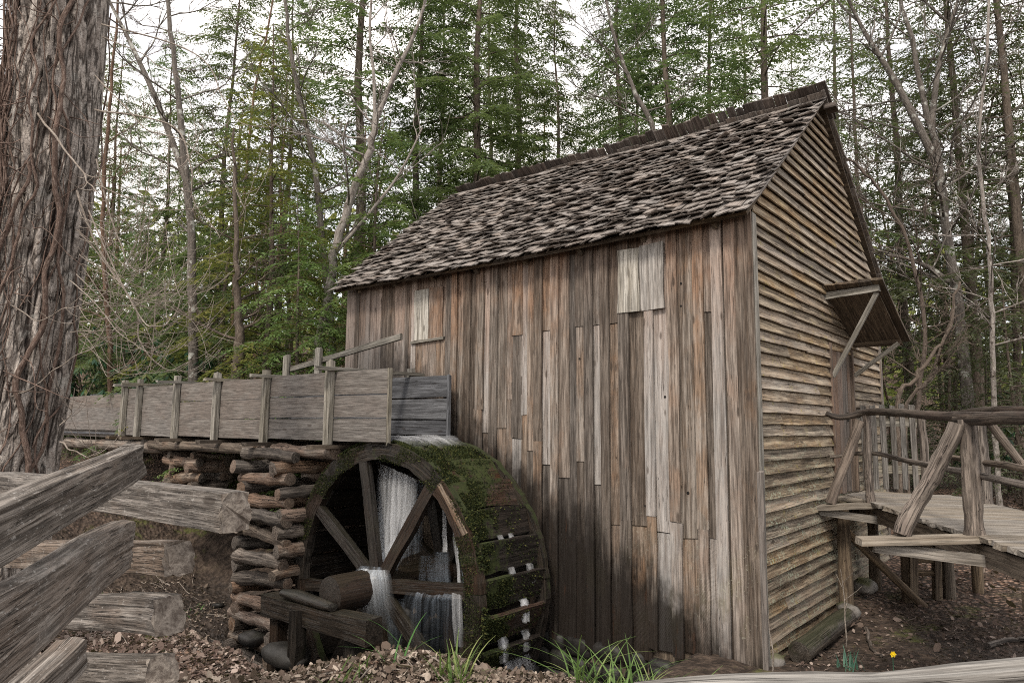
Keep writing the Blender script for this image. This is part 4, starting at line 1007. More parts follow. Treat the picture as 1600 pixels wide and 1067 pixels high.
def mound_pt(px, D): p = at(px, 655, D=D); return V(p[0], p[1], H(p[0], p[1]))
blades(mound_pt(720, 4.0), 42, .30, .05, 'grass', 'bright grass tuft on the leaf mound right of centre', 'grass tuft', 'grass_tuft')
blades(mound_pt(645, 4.2), 7, .42, .05, 'grass', 'few tall grass blades before the wheel spokes', 'grass tuft', 'grass_tuft')
blades(mound_pt(560, 4.0), 18, .22, .08, 'grass', 'short thin grass on the left of the leaf mound', 'grass tuft', 'grass_tuft')
blades(mound_pt(500, 3.7), 14, .2, .08, 'grass', 'sparse grass at the lower left edge of the mound', 'grass tuft', 'grass_tuft')
blades(mound_pt(985, 4.6), 90, .5, .13, 'grass', 'big grass clump below the stained wall foot', 'grass tuft', 'grass_tuft', .007)
blades(mound_pt(915, 4.5), 24, .5, .07, 'grass', 'grass arching over the pit beside the big clump', 'grass tuft', 'grass_tuft', .006, .7)
blades(mound_pt(1075, 4.9), 34, .32, .13, 'grass', 'low grass at the pale rail near the mill corner', 'grass tuft', 'grass_tuft')
blades(at(1330, 1035, Z=.1), 16, .24, .05, 'daffodil', 'blue green daffodil leaves before the bridge posts', 'daffodil', 'daffodil_leaves', .009, .18)
fp = at(1396, 1046, Z=.12); d = empty('daffodil', (fp[0], fp[1], H(fp[0], fp[1])), 'single yellow daffodil flower behind the grey rail', 'daffodil')
b = MB(); b.tube([(fp[0], fp[1], H(fp[0], fp[1])), (fp[0], fp[1], .22 + H(fp[0], fp[1]))], .004, 5); b.build('stem', M['daffodil'], d)
b = MB(); C = fp * V(1, 1, 0) + Z_ * (.22 + H(fp[0], fp[1])); th = np.linspace(0, 2 * math.pi, 7)[:6]
b.cards(np.tile(C, (6, 1)), np.stack([np.cos(th) * RT[0] * .03, np.cos(th) * RT[1] * .03, np.sin(th) * .03], 1) - FW * .01, np.stack([-np.sin(th) * RT[0] * .014, -np.sin(th) * RT[1] * .014, np.cos(th) * .014], 1))
b.tube([C, C - FW * .03], [.006, .009], 8); b.build('flower', M['yellow'], d)
# dead leaves
def leaves(n, xr, yr, size, name='leaf_litter', cond=None):
    x, y = rng.uniform(*xr, n), rng.uniform(*yr, n)
    if cond is not None: k = cond(x, y); x, y = x[k], y[k]
    z = hgt(x, y) + rng.random(len(x)) * .03; C = np.stack([x, y, z], 1); k = len(x)
    d = rng.normal(0, 1, (k, 3)) * [1, 1, .45]; d /= np.linalg.norm(d, axis=1)[:, None]; up = rng.normal(0, .5, (k, 3)) + [0, 0, 1]
    s = np.cross(d, up); s /= np.linalg.norm(s, axis=1)[:, None]; sz = size * (.5 + rng.random(k))[:, None]
    sz = sz * np.exp(rng.normal(0, .35, (k, 1))); wv = s * sz * rng.uniform(.2, .42, (k, 1)); nv = np.cross(s, d) * sz; cu = rng.normal(0, .28, (k, 1)); fo = rng.uniform(-.1, .3, (k, 1))
    v = np.stack([C, C + d * sz * .35 + wv * .9 + nv * (fo * .4), C + d * sz * .75 + wv * .8 + nv * (fo * .4 + cu * .6), C + d * sz + nv * cu, C + d * sz * .7 - wv + nv * (fo * .4 + cu * .6), C + d * sz * .3 - wv * .8 + nv * (fo * .4)], 1).reshape(-1, 3)
    b6 = np.arange(k)[:, None] * 6; f = np.concatenate([b6 + [0, 1, 2, 3], b6 + [0, 3, 4, 5]])
    MB().add(v, f, r=np.repeat(rng.random(k), 6)).build(name, M['litter'], kind='stuff')
leaves(42000, (-3.2, 1.1), (-5.2, -2.9), .026, cond=lambda x, y: (hgt(x, y) > .3))
leaves(14000, (-6, -2.5), (-5.4, -3.0), .034)
leaves(2600, (-12, -6), (-3.5, 2.5), .04, cond=lambda x, y: (hgt(x, y) > .1))
leaves(16000, (.3, 6), (2.3, 14), .045, cond=lambda x, y: rng.random(len(x)) < .35 + .65 * sm((y - 2.5) / 3))
leaves(2600, (.2, 3), (-1.5, 3), .032)

leaves(6500, (-9.5, -3.2), (-3.8, -.8), .03)
def sticks(n, xr, yr, mat, name):
    m = MB()
    for k in range(n):
        x, y = rng.uniform(*xr), rng.uniform(*yr); a_, l_ = rng.uniform(0, 6.28), rng.uniform(.08, .4); d_ = V(math.cos(a_), math.sin(a_), 0) * l_; p0 = V(x, y, H(x, y) + .012); p1 = p0 + d_; p1[2] = H(p1[0], p1[1]) + .012 + .04 * rng.random()
        r_ = rng.uniform(.003, .009); m.tube(bend(p0, p1, 5, .02), np.linspace(r_, r_ * .5, 5), 4, 0, cap=False)
    m.build(name, M[mat], kind='stuff')
sticks(260, (-9.5, -3.), (-3.8, -.9), 'twig', 'fallen_twigs'); sticks(130, (.3, 3.2), (-1.5, 6), 'brownbranch', 'fallen_twigs'); sticks(60, (-1.8, .8), (-4.6, -3.), 'twig', 'fallen_twigs')
for (x_, y_, lab) in ((-6.6, -2.5, 'low green weeds on the dark bank behind the lowest rails'), (-8.3, -1.9, 'small green weeds on the far bank behind the second rail')):
    blades(V(x_, y_, 0), 34, .16, .28, 'grass', lab, 'weeds', 'weeds', .008, .7)

# ------------------------------------------------------------------ vine covered tree, left
TD = 6.6
vt = empty('vine_covered_tree', tuple(V(*at(4, 760, D=TD)[:2], .7)), 'huge furrowed trunk wrapped in hairy vines at the left edge', 'tree')
tp = [at(-30, 1000, D=TD), at(4, 760, D=TD), at(38, 560, D=TD), at(62, 380, D=TD), at(82, 200, D=TD), at(98, 0, D=TD), at(110, -200, D=TD), at(118, -500, D=TD)]
TP = smooth_path(tp, 90); TR = np.interp(np.linspace(0, 1, 90), [0, .16, .3, .6, 1], [.50, .42, .39, .375, .345])
def trunk_mesh():
    n, m = 260, 128; P = smooth_path(tp, n); R = np.interp(np.linspace(0, 1, n), np.linspace(0, 1, 90), TR); th = np.linspace(0, 2 * math.pi, m, endpoint=False)
    c, s = np.cos(th), np.sin(th); zz = P[:, 2]
    q = np.stack([np.broadcast_to(c * 3.9, (n, m)), np.broadcast_to(s * 3.9, (n, m)), np.broadcast_to(zz[:, None] * .75, (n, m))], -1).reshape(-1, 3)
    wv = fbm(q * [.5, .5, .8] + 9, 2)[:, None] * [.5, .5, 0]
    f = np.abs(fbm((q + wv) * [2.1, 2.1, 1.3], 2)); ridge = np.clip(f * 3.2, 0, 1).reshape(n, m)
    fine = fbm(q * [5, 5, 7], 2).reshape(n, m)
    r = R[:, None] * (1 + .05 * fbm(q * .35, 2).reshape(n, m)) + ridge * .05 - .042 + fine * .006
    v = np.stack([P[:, None, 0] + r * c, P[:, None, 1] + r * s, np.broadcast_to(zz[:, None], (n, m))], -1).reshape(-1, 3)
    g = np.stack([np.broadcast_to(zz[:, None], (n, m)), np.broadcast_to(c * .4, (n, m)), np.broadcast_to(s * .4, (n, m))], -1).reshape(-1, 3)
    ii, kk = np.meshgrid(np.arange(n - 1), np.arange(m), indexing='ij'); a = ii * m + kk; b = ii * m + (kk + 1) % m
    return MB().add(v, np.stack([a, b, b + m, a + m], -1).reshape(-1, 4), g, r=ridge.ravel(), smooth=True)
def bigbark():
    n = NT('deep_furrowed_bark'); g = n.attr('gco').outputs['Vector']; rd = n.attr('rnd').outputs['Fac']
    f = n.noise(n.vm('MULTIPLY', g, (3, 14, 14)), 1, 6, .7, .5); f2 = n.noise(n.vm('MULTIPLY', g, (14, 45, 45)), 1, 3)
    c = n.mix(n.ramp(f, .3, .68), (.19, .16, .14), (.5, .455, .415)); c = n.mix(n.ramp(rd, .42, .08), c, (.035, .024, .02))
    c = n.mix(n.math('MULTIPLY', n.ramp(n.noise(g, 4.5, 5, .7), .56, .66), .6), c, (.42, .41, .38))
    c = n.mix(n.math('MULTIPLY', n.ramp(f2, .5, .7), .3), c, (.06, .045, .04))
    rg = n.math('ABSOLUTE', n.math('SUBTRACT', n.noise(n.vm('MULTIPLY', g, (1.7, 11, 11)), 1, 3, .55, .35), .5))
    c = n.mix(n.math('MULTIPLY', n.ramp(rg, .055, .0), .8), c, (.03, .022, .018))
    cr = n.math('ABSOLUTE', n.math('SUBTRACT', n.noise(n.vm('MULTIPLY', g, (16, 9, 9)), 1, 2), .5)); c = n.mix(n.math('MULTIPLY', n.ramp(cr, .03, .0), .5), c, (.05, .04, .034))
    return n.finish(c, .9, n.math('ADD', n.math('MULTIPLY', n.math('MINIMUM', rg, .08), 12.), f2), 1., .03)
M['deepbark'] = bigbark()
trunk_mesh().build('trunk', M['deepbark'], vt)
camth = math.atan2(-FW[1], -FW[0])                            # side of the trunk that faces the camera
def on_trunk(z, th, off): 
    i = np.clip(np.interp(z, TP[:, 2], np.arange(90)), 0, 89); j = int(i)
    return V(TP[j, 0] + (TR[j] + off) * math.cos(th), TP[j, 1] + (TR[j] + off) * math.sin(th), z)
for k in range(60):                                          # climbing stems
    left = k < 52; th = camth + (rng.uniform(-1.7, -.05) if left else rng.uniform(-1.2, 1.5)); z = .8 + rng.random() * 1.6; r = .005 + .013 * rng.random() ** 2 + (.02 if k % 11 == 0 else 0)
    pts = []; zt = z + 2.5 + rng.random() * 4.5; dth = rng.normal(.03, .1); o = rng.random() * 90; off = .015 + r + .03 * rng.random()
    zz = np.arange(z, min(zt, 8.2), .09)
    nz = vnoise(np.c_[zz * 1.3 + o, np.zeros(len(zz)), np.zeros(len(zz))]) * .45 + vnoise(np.c_[zz * 4 + o, np.ones(len(zz)), np.zeros(len(zz))]) * .12
    pts = [on_trunk(zz[i], th + dth * (zz[i] - z) + nz[i], off + .02 * vnoise(np.array([[zz[i] * 3, o, 0]]))[0]) for i in range(len(zz))]
    if len(pts) > 3: b = MB(); b.tube(pts, np.linspace(r, r * .6, len(pts)), 6, .15, cap=False, freq=14); b.build('vine', M['vine'], vt)
def dd(px, py, D): return at(px, py, D=D)
tw = MB()                                                    # fine twigs standing off the trunk
for k in range(340):
    zz = rng.uniform(1.4, 7.2); th = camth + rng.uniform(-1.8, .9) - .3; p = on_trunk(zz, th, .02); d = V(math.cos(th), math.sin(th), 0) * rng.uniform(.05, .3) + rng.normal(0, .25, 3)
    tw.tube(bend(p, p + d, 7, .12), np.linspace(.006, .0025, 7), 4, 0, cap=False)
tw.build('fine_twigs', M['vine'], vt, kind='stuff')
def twig(pts, r, D=5.9, sub=4, mat='twig', curl=.25):
    D0 = TD - .35; P = np.array([at(x, y, D=D0 + (D - D0) * min(1, i / 2.)) for i, (x, y) in enumerate(pts)]); n = 8 * len(pts); P = smooth_path(P, n); P += np.stack([vnoise(np.c_[np.linspace(0, 8, n) + 13 * k + r * 999, np.zeros(n), np.zeros(n)]) for k in range(3)], 1) * .015
    m = MB(); m.tube(P, np.linspace(r, r * .35, n), 6, 0, cap=False)
    for j in range(sub):
        i = int(rng.uniform(.35, .95) * (n - 1)); side = rng.choice([-1, 1]); d0 = unit(P[min(i + 1, n - 1)] - P[i - 1]); d = unit(d0 + RT * .6 * side + rng.normal(0, .3, 3)); ln = rng.uniform(.12, .4)
        t = np.linspace(0, 1, 8)[:, None]; Q = P[i] + d * ln * t + Z_ * (ln * .7 * t ** 2); m.tube(Q, np.linspace(r * .5, .0022, 8), 4, 0, cap=False)
    m.build('branch', M[mat], vt)
for pts, r in (([(160, 40), (310, 85), (345, 150), (375, 190), (420, 200), (433, 183)], .009), ([(150, 170), (270, 200), (297, 262), (303, 318), (345, 371)], .011),
               ([(345, 371), (362, 352), (377, 341), (383, 310)], .007), ([(150, 250), (186, 375), (200, 412), (223, 423), (240, 408), (252, 404)], .010),
               ([(120, 300), (150, 380), (210, 482), (217, 530), (240, 566), (268, 577), (294, 566)], .013), ([(110, 440), (130, 455), (180, 510), (222, 548), (255, 555), (282, 545)], .007),
               ([(140, 330), (210, 482), (248, 510), (268, 500), (280, 470), (278, 456)], .008), ([(130, 420), (190, 500), (230, 520), (290, 520), (330, 505)], .006),
               ([(120, 360), (200, 440), (270, 460), (330, 445)], .006), ([(120, 430), (160, 470), (152, 490), (120, 500), (100, 512)], .007), ([(150, 290), (230, 320), (290, 330), (335, 310)], .007),
               ([(110, 520), (190, 515), (220, 500)], .006), ([(130, 545), (160, 540), (190, 520), (205, 500)], .005), ([(95, 690), (130, 712), (160, 705)], .009), ([(95, 665), (112, 645), (108, 630)], .008),
               ([(150, 120), (230, 200), (300, 230), (360, 300)], .008), ([(160, 60), (230, 90), (290, 140), (310, 240)], .007), ([(140, 380), (200, 460), (230, 520), (250, 560)], .006),
               ([(60, 180), (120, 260), (150, 300)], .014), ([(20, 620), (60, 600), (110, 560), (150, 545)], .009), ([(10, 470), (60, 500), (110, 480), (160, 470)], .008), ([(0, 200), (40, 330), (20, 420)], .01)):
    twig(pts, r * .8, D=5.6 + rng.random() * .8, sub=5)
for k in range(44):                                          # the thicket of lesser shoots
    x, y, a_ = 125., rng.uniform(290, 545), rng.uniform(-.3, .75); P = [(x, y)]; m_ = rng.integers(4, 7)
    for j in range(m_):
        a_ += rng.normal(-.08, .35); st_ = rng.uniform(22, 58); x += math.cos(a_) * st_; y = min(y + math.sin(a_) * st_, 592 - 4 * j); P.append((x, y))
    twig(P, .0024 + .0018 * rng.random(), D=5.7 + rng.random() * .9, sub=5)

# ------------------------------------------------------------------ forest
def tree_bark_mesh(trunk, rad, limbs): pass
def hemlock(Ht, R, z0, nl, seed, sp=.022, leaf=.13, droop=.33, top_pow=.75, thin=1.):
    """trunk mesh, limb mesh and a crown of needle sprays along the twigs"""
    r = np.random.default_rng(seed); tr = MB(); n = 14; zz = np.linspace(-.4, Ht, n); wob = np.stack([vnoise(np.c_[zz * .3 + seed, np.ones(n) * 2, np.zeros(n)]), vnoise(np.c_[zz * .3 + seed + 50, np.ones(n), np.zeros(n)]), np.zeros(n)], 1) * .12
    TPt = np.c_[np.zeros(n), np.zeros(n), zz] + wob; tr.tube(TPt, np.linspace(.0085 * Ht ** .95 + .02, .010, n), 9, .1, cap=False)
    lm = MB(); tp_, td_, tl_ = [], [], []
    for k in range(nl):
        f = (k + r.random()) / nl; z = z0 + (Ht * .985 - z0) * f ** .95; Lb = (R * (1 - ((z - z0) / (Ht - z0)) ** 1.1) ** top_pow + .25) * r.uniform(.55, 1.1); az = k * 2.399 + r.normal(0, .4)
        base = np.array([np.interp(z, zz, TPt[:, i]) for i in range(3)]); dr = V(math.cos(az), math.sin(az), 0); sd = V(-dr[1], dr[0], 0); m = 9; t = np.linspace(0, 1, m)
        rise = r.uniform(.05, .35); cv = r.normal(0, .12)
        P = base + dr * (Lb * t)[:, None] + Z_ * (Lb * (rise * t - (droop + rise * .5) * t ** 2))[:, None] + sd * (cv * Lb * t ** 2)[:, None]
        lm.tube(P[:7], np.linspace(.006 + .006 * Lb, .004, 7), 4, 0, cap=False)
        nt = max(4, int(Lb / .085 * thin))
        for j in range(nt):
            u = .13 + .87 * (j + r.random()) / nt; i = min(int(u * (m - 1)), m - 2); fr = u * (m - 1) - i; p = P[i] * (1 - fr) + P[i + 1] * fr; d0 = unit(P[i + 1] - P[i]); s_ = 1 if j % 2 else -1
            an = r.uniform(.65, 1.15); d = d0 * math.cos(an) + sd * s_ * math.sin(an) + Z_ * r.normal(-.12, .12)
            tp_.append(p); td_.append(unit(d)); tl_.append((.16 + .42 * Lb * (1 - u) * r.uniform(.5, 1.1) + .12) * .8)
        tp_.append(P[-2]); td_.append(unit(P[-1] - P[-3])); tl_.append(.3)
    tp_, td_, tl_ = np.array(tp_), np.array(td_), np.array(tl_); K = np.maximum(4, (tl_ / sp).astype(int)); idx = np.repeat(np.arange(len(K)), K)
    pos = np.concatenate([(np.arange(k) + .5) / k for k in K]); N = len(idx); sgn = np.where(r.random(N) < .5, -1., 1.)
    D = td_[idx]; L = tl_[idx]; dro = -.35 * L * pos ** 2
    P = tp_[idx] + D * (L * pos)[:, None] + Z_ * dro[:, None] + r.normal(0, .012, (N, 3))
    side = np.cross(D, [0, 0, 1]); side /= np.linalg.norm(side, axis=1)[:, None] + 1e-9
    a = r.uniform(.5, 1.0, N); A_ = D * np.cos(a)[:, None] + side * (np.sin(a) * sgn)[:, None] + Z_ * r.normal(-.12, .16, N)[:, None]
    ln = leaf * r.uniform(.6, 1.25, N) * (1.1 - .5 * pos); up = r.normal(0, .35, (N, 3)) + [0, 0, 1]; B = np.cross(A_, up); B /= np.linalg.norm(B, axis=1)[:, None] + 1e-9
    cr = MB(); tone = np.clip(r.random(len(K))[idx] * .55 + r.random(N) * .45, 0, 1); cr.cards(P, A_ * ln[:, None], B * (ln * .165)[:, None], r=tone)
    return tr.mesh('trunk', V(0, 0, 0)), lm.mesh('limbs', V(0, 0, 0)), cr.mesh('crown', V(0, 0, 0))
VAR = {'tall': hemlock(19, 3.9, 2.2, 135, 3), 'tall2': hemlock(21, 3.5, 3.0, 130, 11, thin=.85), 'bushy': hemlock(9, 2.9, .7, 95, 5, .03, .12), 'small': hemlock(4.2, 1.7, .3, 60, 9, .03, .1),
       'sparse': hemlock(20, 4.0, 4.0, 100, 21, .03, thin=.8)}
HT = {'tall': 19, 'tall2': 21, 'bushy': 9, 'small': 4.2, 'sparse': 20}
def put_hemlock(px, D, kind, height, label, leaf='hem', barkm='hembark', group=None, wide=1., rot=None):
    p = at(px, 655, D=D); z = H(p[0], p[1]); s = height / HT[kind]
    o = empty('hemlock_tree', (p[0], p[1], z), label, 'hemlock', group); o.scale = (s * wide, s * wide, s); o.rotation_euler = (0, 0, rng.uniform(0, 6.28) if rot is None else rot)
    for nm, me, mt in zip(('trunk', 'limbs', 'crown'), VAR[kind], (barkm, barkm, leaf)):
        key = me.name + mt; m2 = bpy.data.meshes.get(key)
        if m2 is None: m2 = me.copy(); m2.name = key; m2.materials.clear(); m2.materials.append(M[mt])
        c = bpy.data.objects.new(nm, m2); COL.objects.link(c); c.parent = o
    return o
for a_ in ((545, 17, 'tall2', 20, 'straight tall hemlock just left of the mill roof', 'hem'),
           (405, 14.5, 'bushy', 9.5, 'yellow green bushy hemlock left of centre', 'hemyellow'),
           (455, 12.6, 'bushy', 6.2, 'bright low hemlock behind the lever uprights', 'hemyoung'),
           (585, 13.5, 'bushy', 8.2, 'bright green young hemlock touching the roof corner', 'hemyoung'),
           (345, 16, 'bushy', 8.5, 'dark bushy hemlock above the rhododendrons', 'hem'),
           (330, 20, 'tall', 15.5, 'feathery hemlock rising behind the bare leaning tree', 'hem'),
           (235, 21, 'tall', 13, 'hemlock showing between the vine tree and bare trunks', 'hem'),
           (640, 19, 'tall2', 18, 'slim hemlock over the left end of the roof ridge', 'hem'),
           (742, 18.5, 'tall', 20, 'dense tall hemlock behind the middle of the roof', 'hem'),
           (805, 23, 'tall2', 21, 'tall hemlock left of the open patch of sky', 'hem'),
           (868, 19, 'tall', 14.2, 'shorter hemlock whose tip stands in the open sky', 'hem'),
           (975, 20.5, 'tall', 19.5, 'broad hemlock right of the open patch of sky', 'hem'),
           (1050, 18, 'tall2', 20, 'hemlock with a visible trunk over the ridge', 'hem'),
           (1125, 22, 'tall', 20, 'hemlock crowding behind the ridge end', 'hem'),
           (1214, 17.5, 'sparse', 22, 'straight bare stemmed conifer behind the roof peak', 'hem'),
           (1330, 25, 'sparse', 21, 'thin dull hemlock right of the roof peak', 'hemdark'),
           (1425, 20, 'sparse', 20, 'dull hemlock mixed into the big grey tree', 'hemdark'),
           (1525, 17, 'sparse', 19, 'dark tall hemlock right of the big grey tree', 'hemdark'),
           (1610, 15, 'sparse', 18, 'dark hemlock cut by the right picture edge', 'hemdark'),
           (1490, 15.5, 'small', 4.3, 'low dark hemlock behind the hand rail posts', 'hemdark'),
           (1580, 13.5, 'small', 4.4, 'low dark hemlock at the right edge above the rail', 'hemdark'),
           (1420, 19, 'small', 4.6, 'small hemlock behind the picket panel', 'hemdark')):
    put_hemlock(*a_[:5], leaf=a_[5])
for (px, D, kd, h_, lf, lab) in ((110, 19, 'bushy', 6.5, 'hem', 'bushy hemlock peeping out right behind the vine covered trunk'), (150, 26, 'tall', 15, 'hem', 'far tall hemlock just right of the vine covered trunk'),
        (60, 22, 'tall2', 17, 'hem', 'hemlock standing left behind the vine covered trunk'), (430, 26, 'tall', 18, 'hem', 'far tall hemlock behind the yellow green bushy hemlock'),
        (680, 27, 'tall2', 20, 'hem', 'far tall hemlock over the left part of the roof ridge'), (280, 18.5, 'bushy', 6.5, 'hem', 'low bushy hemlock behind the middle rhododendron'),
        (205, 17.5, 'bushy', 6, 'hem', 'low bushy hemlock seen through the arching pale twigs'),
        (1000, 30, 'tall', 20, 'hem', 'far hemlock behind the broad one right of the sky patch'), (1180, 28, 'tall2', 20, 'hem', 'far hemlock just left of the straight bare stemmed conifer'),
        (920, 33, 'tall2', 15, 'hem', 'short far hemlock under the open patch of sky'), (1260, 31, 'tall2', 19, 'hem', 'far hemlock between the straight conifer and the roof peak'),
        (760, 31, 'tall', 21, 'hem', 'far hemlock half hidden by the dense tall one over the roof middle'),
        (1480, 26, 'sparse', 18, 'hemdark', 'far thin hemlock behind the big grey tree'), (1560, 23, 'tall', 12, 'hemdark', 'far dull hemlock above the white patched birch'),
        (1545, 21, 'bushy', 5.5, 'hemdark', 'rounded dull hemlock right behind the white patched birch'),
        (1640, 24, 'tall', 16, 'hemdark', 'far dull hemlock mostly outside the right frame edge')):
    put_hemlock(px, D, kd, h_, lab, lf)

def bare_tree(path, r0, seed, label, mat, name='bare_tree', r1=.02, nb=16, spread=1.9, up=.5, levels=2, zmin=.25, forks=(), cat='tree', twigs=5):
    r = np.random.default_rng(seed); P = smooth_path(path, 30); P[1:-1] += r.normal(0, .015, (28, 3)); base = P[0]
    o = empty(name, tuple(base), label, cat); t = MB(); t.tube(P, np.linspace(r0, r1, 30), 10, .08, cap=False); t.build('trunk', M[mat], o)
    bm_ = MB()
    def grow(p, d, ln, rad, lev):
        n = 8; t = np.linspace(0, 1, n)[:, None]; o_ = r.random(3) * 60; W = np.stack([vnoise(np.c_[t[:, 0] * 3 + o_[k], np.full(n, o_[k]), np.zeros(n)]) for k in range(3)], 1)
        Q = p + d * ln * t + W * ln * .13 * t + Z_ * (ln * r.uniform(-.1, .3) * t ** 2); bm_.tube(Q, np.linspace(rad, max(rad * .3, .004), n), 5 if lev < 1 else 4, 0, cap=False)
        if lev < levels:
            for j in range(twigs + (2 if lev == 0 else 0)):
                u = r.uniform(.25, .97); i = min(int(u * (n - 1)), n - 2); dd_ = unit(unit(Q[i + 1] - Q[i]) + r.normal(0, .55, 3) + Z_ * .1); grow(Q[i], dd_, ln * r.uniform(.25, .55) * (1.1 - u * .4), rad * .42, lev + 1)
    for pth, rr in forks:
        Q = smooth_path(pth, 20); bm_.tube(Q, np.linspace(rr, .015, 20), 7, .06, cap=False)
        for j in range(7): i = int(r.uniform(5, 19)); grow(Q[i], unit(r.normal(0, .7, 3) + V(0, 0, up)), spread * r.uniform(.4, .9), rr * .3, 1)
    for k in range(nb):
        u = zmin + (1 - zmin) * (k + r.random()) / nb; i = min(int(u * 29), 28); az = r.uniform(0, 6.28); d = unit(V(math.cos(az), math.sin(az), up * r.uniform(.3, 1.6)))
        grow(P[i], d, spread * r.uniform(.5, 1.15) * (1.15 - .5 * u), (r0 * (1 - u) + r1 * u) * .38, 0)
    bm_.build('branches', M[mat], o); return o
def tpath(pts, D): 
    q = [at(x, y, D=D) for x, y in pts]; g = V(*q[0][:2], H(*q[0][:2]) - .1)
    if q[0][2] > g[2] + .3: q = [g] + q
    return q
bare_tree(tpath([(497, 560), (512, 470), (525, 390), (552, 300), (578, 230), (590, 180)], 13.5), .10, 31, 'pale birch leaning right and forking above the roof corner', 'birch', 'birch_tree', .06, 9, 2., zmin=.5,
          forks=((tpath([(590, 182), (620, 110), (645, 60), (668, -10), (690, -120)], 13.5)[1:], .055), (tpath([(586, 195), (584, 120), (578, 40), (590, -100)], 13.5)[1:], .042), (tpath([(520, 400), (580, 330), (625, 270), (660, 200)], 13.5)[1:], .04)))
bare_tree(tpath([(303, 600), (300, 420), (292, 290), (280, 170), (268, 60), (255, -60), (250, -200)], 14), .11, 33, 'bare grey tree forking left of the green hemlocks', 'greybark', nb=16, zmin=.35, spread=2.4,
          forks=((tpath([(290, 280), (250, 170), (205, 70), (170, 0), (130, -90)], 14)[1:], .07),))
bare_tree(tpath([(520, 560), (505, 380), (492, 270), (470, 160), (452, 60), (440, -60), (430, -200)], 15), .09, 35, 'slender bare tree leaning left beside the birch', 'greybark', nb=14, spread=2.0, zmin=.35)
bare_tree(tpath([(1512, 640), (1496, 470), (1480, 370), (1470, 280), (1450, 180), (1425, 70), (1402, -30), (1370, -200)], 15), .135, 37, 'big grey forest tree right of the mill with spreading limbs', 'greybark', nb=26, spread=3.2, zmin=.3, levels=2,
          forks=((tpath([(1480, 440), (1455, 420), (1420, 405), (1380, 398)], 14.6)[1:], .07), (tpath([(1466, 260), (1400, 130), (1345, 40), (1300, -60)], 15)[1:], .09), (tpath([(1455, 200), (1470, 90), (1510, -40)], 15)[1:], .08)))
bare_tree(tpath([(1556, 700), (1552, 560), (1548, 460), (1545, 380), (1530, 250), (1540, 100), (1550, -100)], 13), .055, 39, 'white patched birch behind the right hand rail', 'birch', 'birch_tree', nb=18, spread=2.0, zmin=.3)
bare_tree(tpath([(1430, 660), (1445, 520), (1425, 400), (1390, 320), (1350, 270), (1310, 235)], 13), .045, 41, 'thin bent tree arching left behind the awning', 'brownbranch', nb=16, spread=1.8, zmin=.3)
bare_tree(tpath([(1402, 640), (1430, 590), (1455, 555), (1480, 520), (1500, 440)], 12), .045, 43, 'dark crooked sapling stem leaning right behind the pickets', 'hembark', nb=7, spread=1.2, zmin=.4)
bare_tree(tpath([(1415, 650), (1445, 600), (1462, 575), (1490, 480)], 12.3), .035, 44, 'second dark crooked stem leaning beside the first behind the pickets', 'hembark', nb=6, spread=1.1, zmin=.4)
bare_tree(tpath([(1100, 500), (1030, 230), (985, 130), (955, 40), (930, -80)], 16), .09, 45, 'pale bare tree reaching up behind the roof', 'greybark', nb=16, spread=2.6, zmin=.3)
bare_tree(tpath([(30, 640), (28, 400), (34, 150), (40, -100)], 17), .13, 47, 'bare brown tree seen left of the vine covered trunk', 'pinebark', nb=18, spread=2.4, zmin=.3)
bare_tree(tpath([(172, 600), (160, 330), (176, 120), (190, -80)], 17), .08, 49, 'reddish thin tree just right of the vine covered trunk', 'pinebark', nb=20, spread=2.3, zmin=.25)
bare_tree(tpath([(1590, 620), (1585, 400), (1572, 200), (1560, 0), (1550, -150)], 18), .12, 51, 'bare dark tree near the right picture edge', 'brownbranch', nb=24, spread=2.8, zmin=.25)
bare_tree(tpath([(1345, 640), (1350, 420), (1338, 250), (1330, 60), (1322, -100)], 19), .08, 53, 'slim bare tree just right of the gable', 'brownbranch', nb=24, spread=2.4, zmin=.25)
bare_tree(tpath([(370, 600), (372, 560), (372, 480), (368, 400), (366, 200)], 13.4), .16, 55, 'dark stout trunk behind the rhododendrons', 'hembark', nb=10, spread=1.6, zmin=.45)
rs = np.random.default_rng(77)
for k in range(13):                                          # trunks deep in the wood
    px = (rs.uniform(100, 540) if k < 7 else rs.uniform(1380, 1620)); D = rs.uniform(17, 26); hh = rs.uniform(9, 15); p = at(px, 655, D=D); z = H(p[0], p[1])
    o = empty('slender_tree', (p[0], p[1], z), 'slender brown trunk among the woods left of the mill' if k < 7 else 'slender brown trunk among the woods right of the mill', 'tree', 'slender trunks left of the mill' if k < 7 else 'slender trunks right of the mill')
    lean = rs.normal(0, .06, 2); P = np.array([(p[0] + lean[0] * t * hh, p[1] + lean[1] * t * hh, z - .2 + t * hh) for t in np.linspace(0, 1, 10)]); P[:, :2] += rs.normal(0, .05, (10, 2))
    m = MB(); m.tube(P, np.linspace(rs.uniform(.045, .09), .015, 10), 8, .1, cap=False); m.build('trunk', M['pinebark' if k % 3 else 'hembark'], o)
    m = MB()
    for j in range(24):
        i = rs.integers(2, 10); d = unit(V(*rs.normal(0, 1, 2), rs.uniform(-.1, .6))); ln = rs.uniform(.6, 2.0); Q = bend(P[i], P[i] + d * ln, 7, .12); m.tube(Q, np.linspace(.014, .004, 7), 4, 0, cap=False)
        for q in range(3): i2 = rs.integers(2, 6); d2 = unit(d + rs.normal(0, .6, 3)); m.tube(bend(Q[i2], Q[i2] + d2 * ln * .45, 5, .06), np.linspace(.007, .003, 5), 3, 0, cap=False)
    m.build('branches', M['brownbranch'], o)
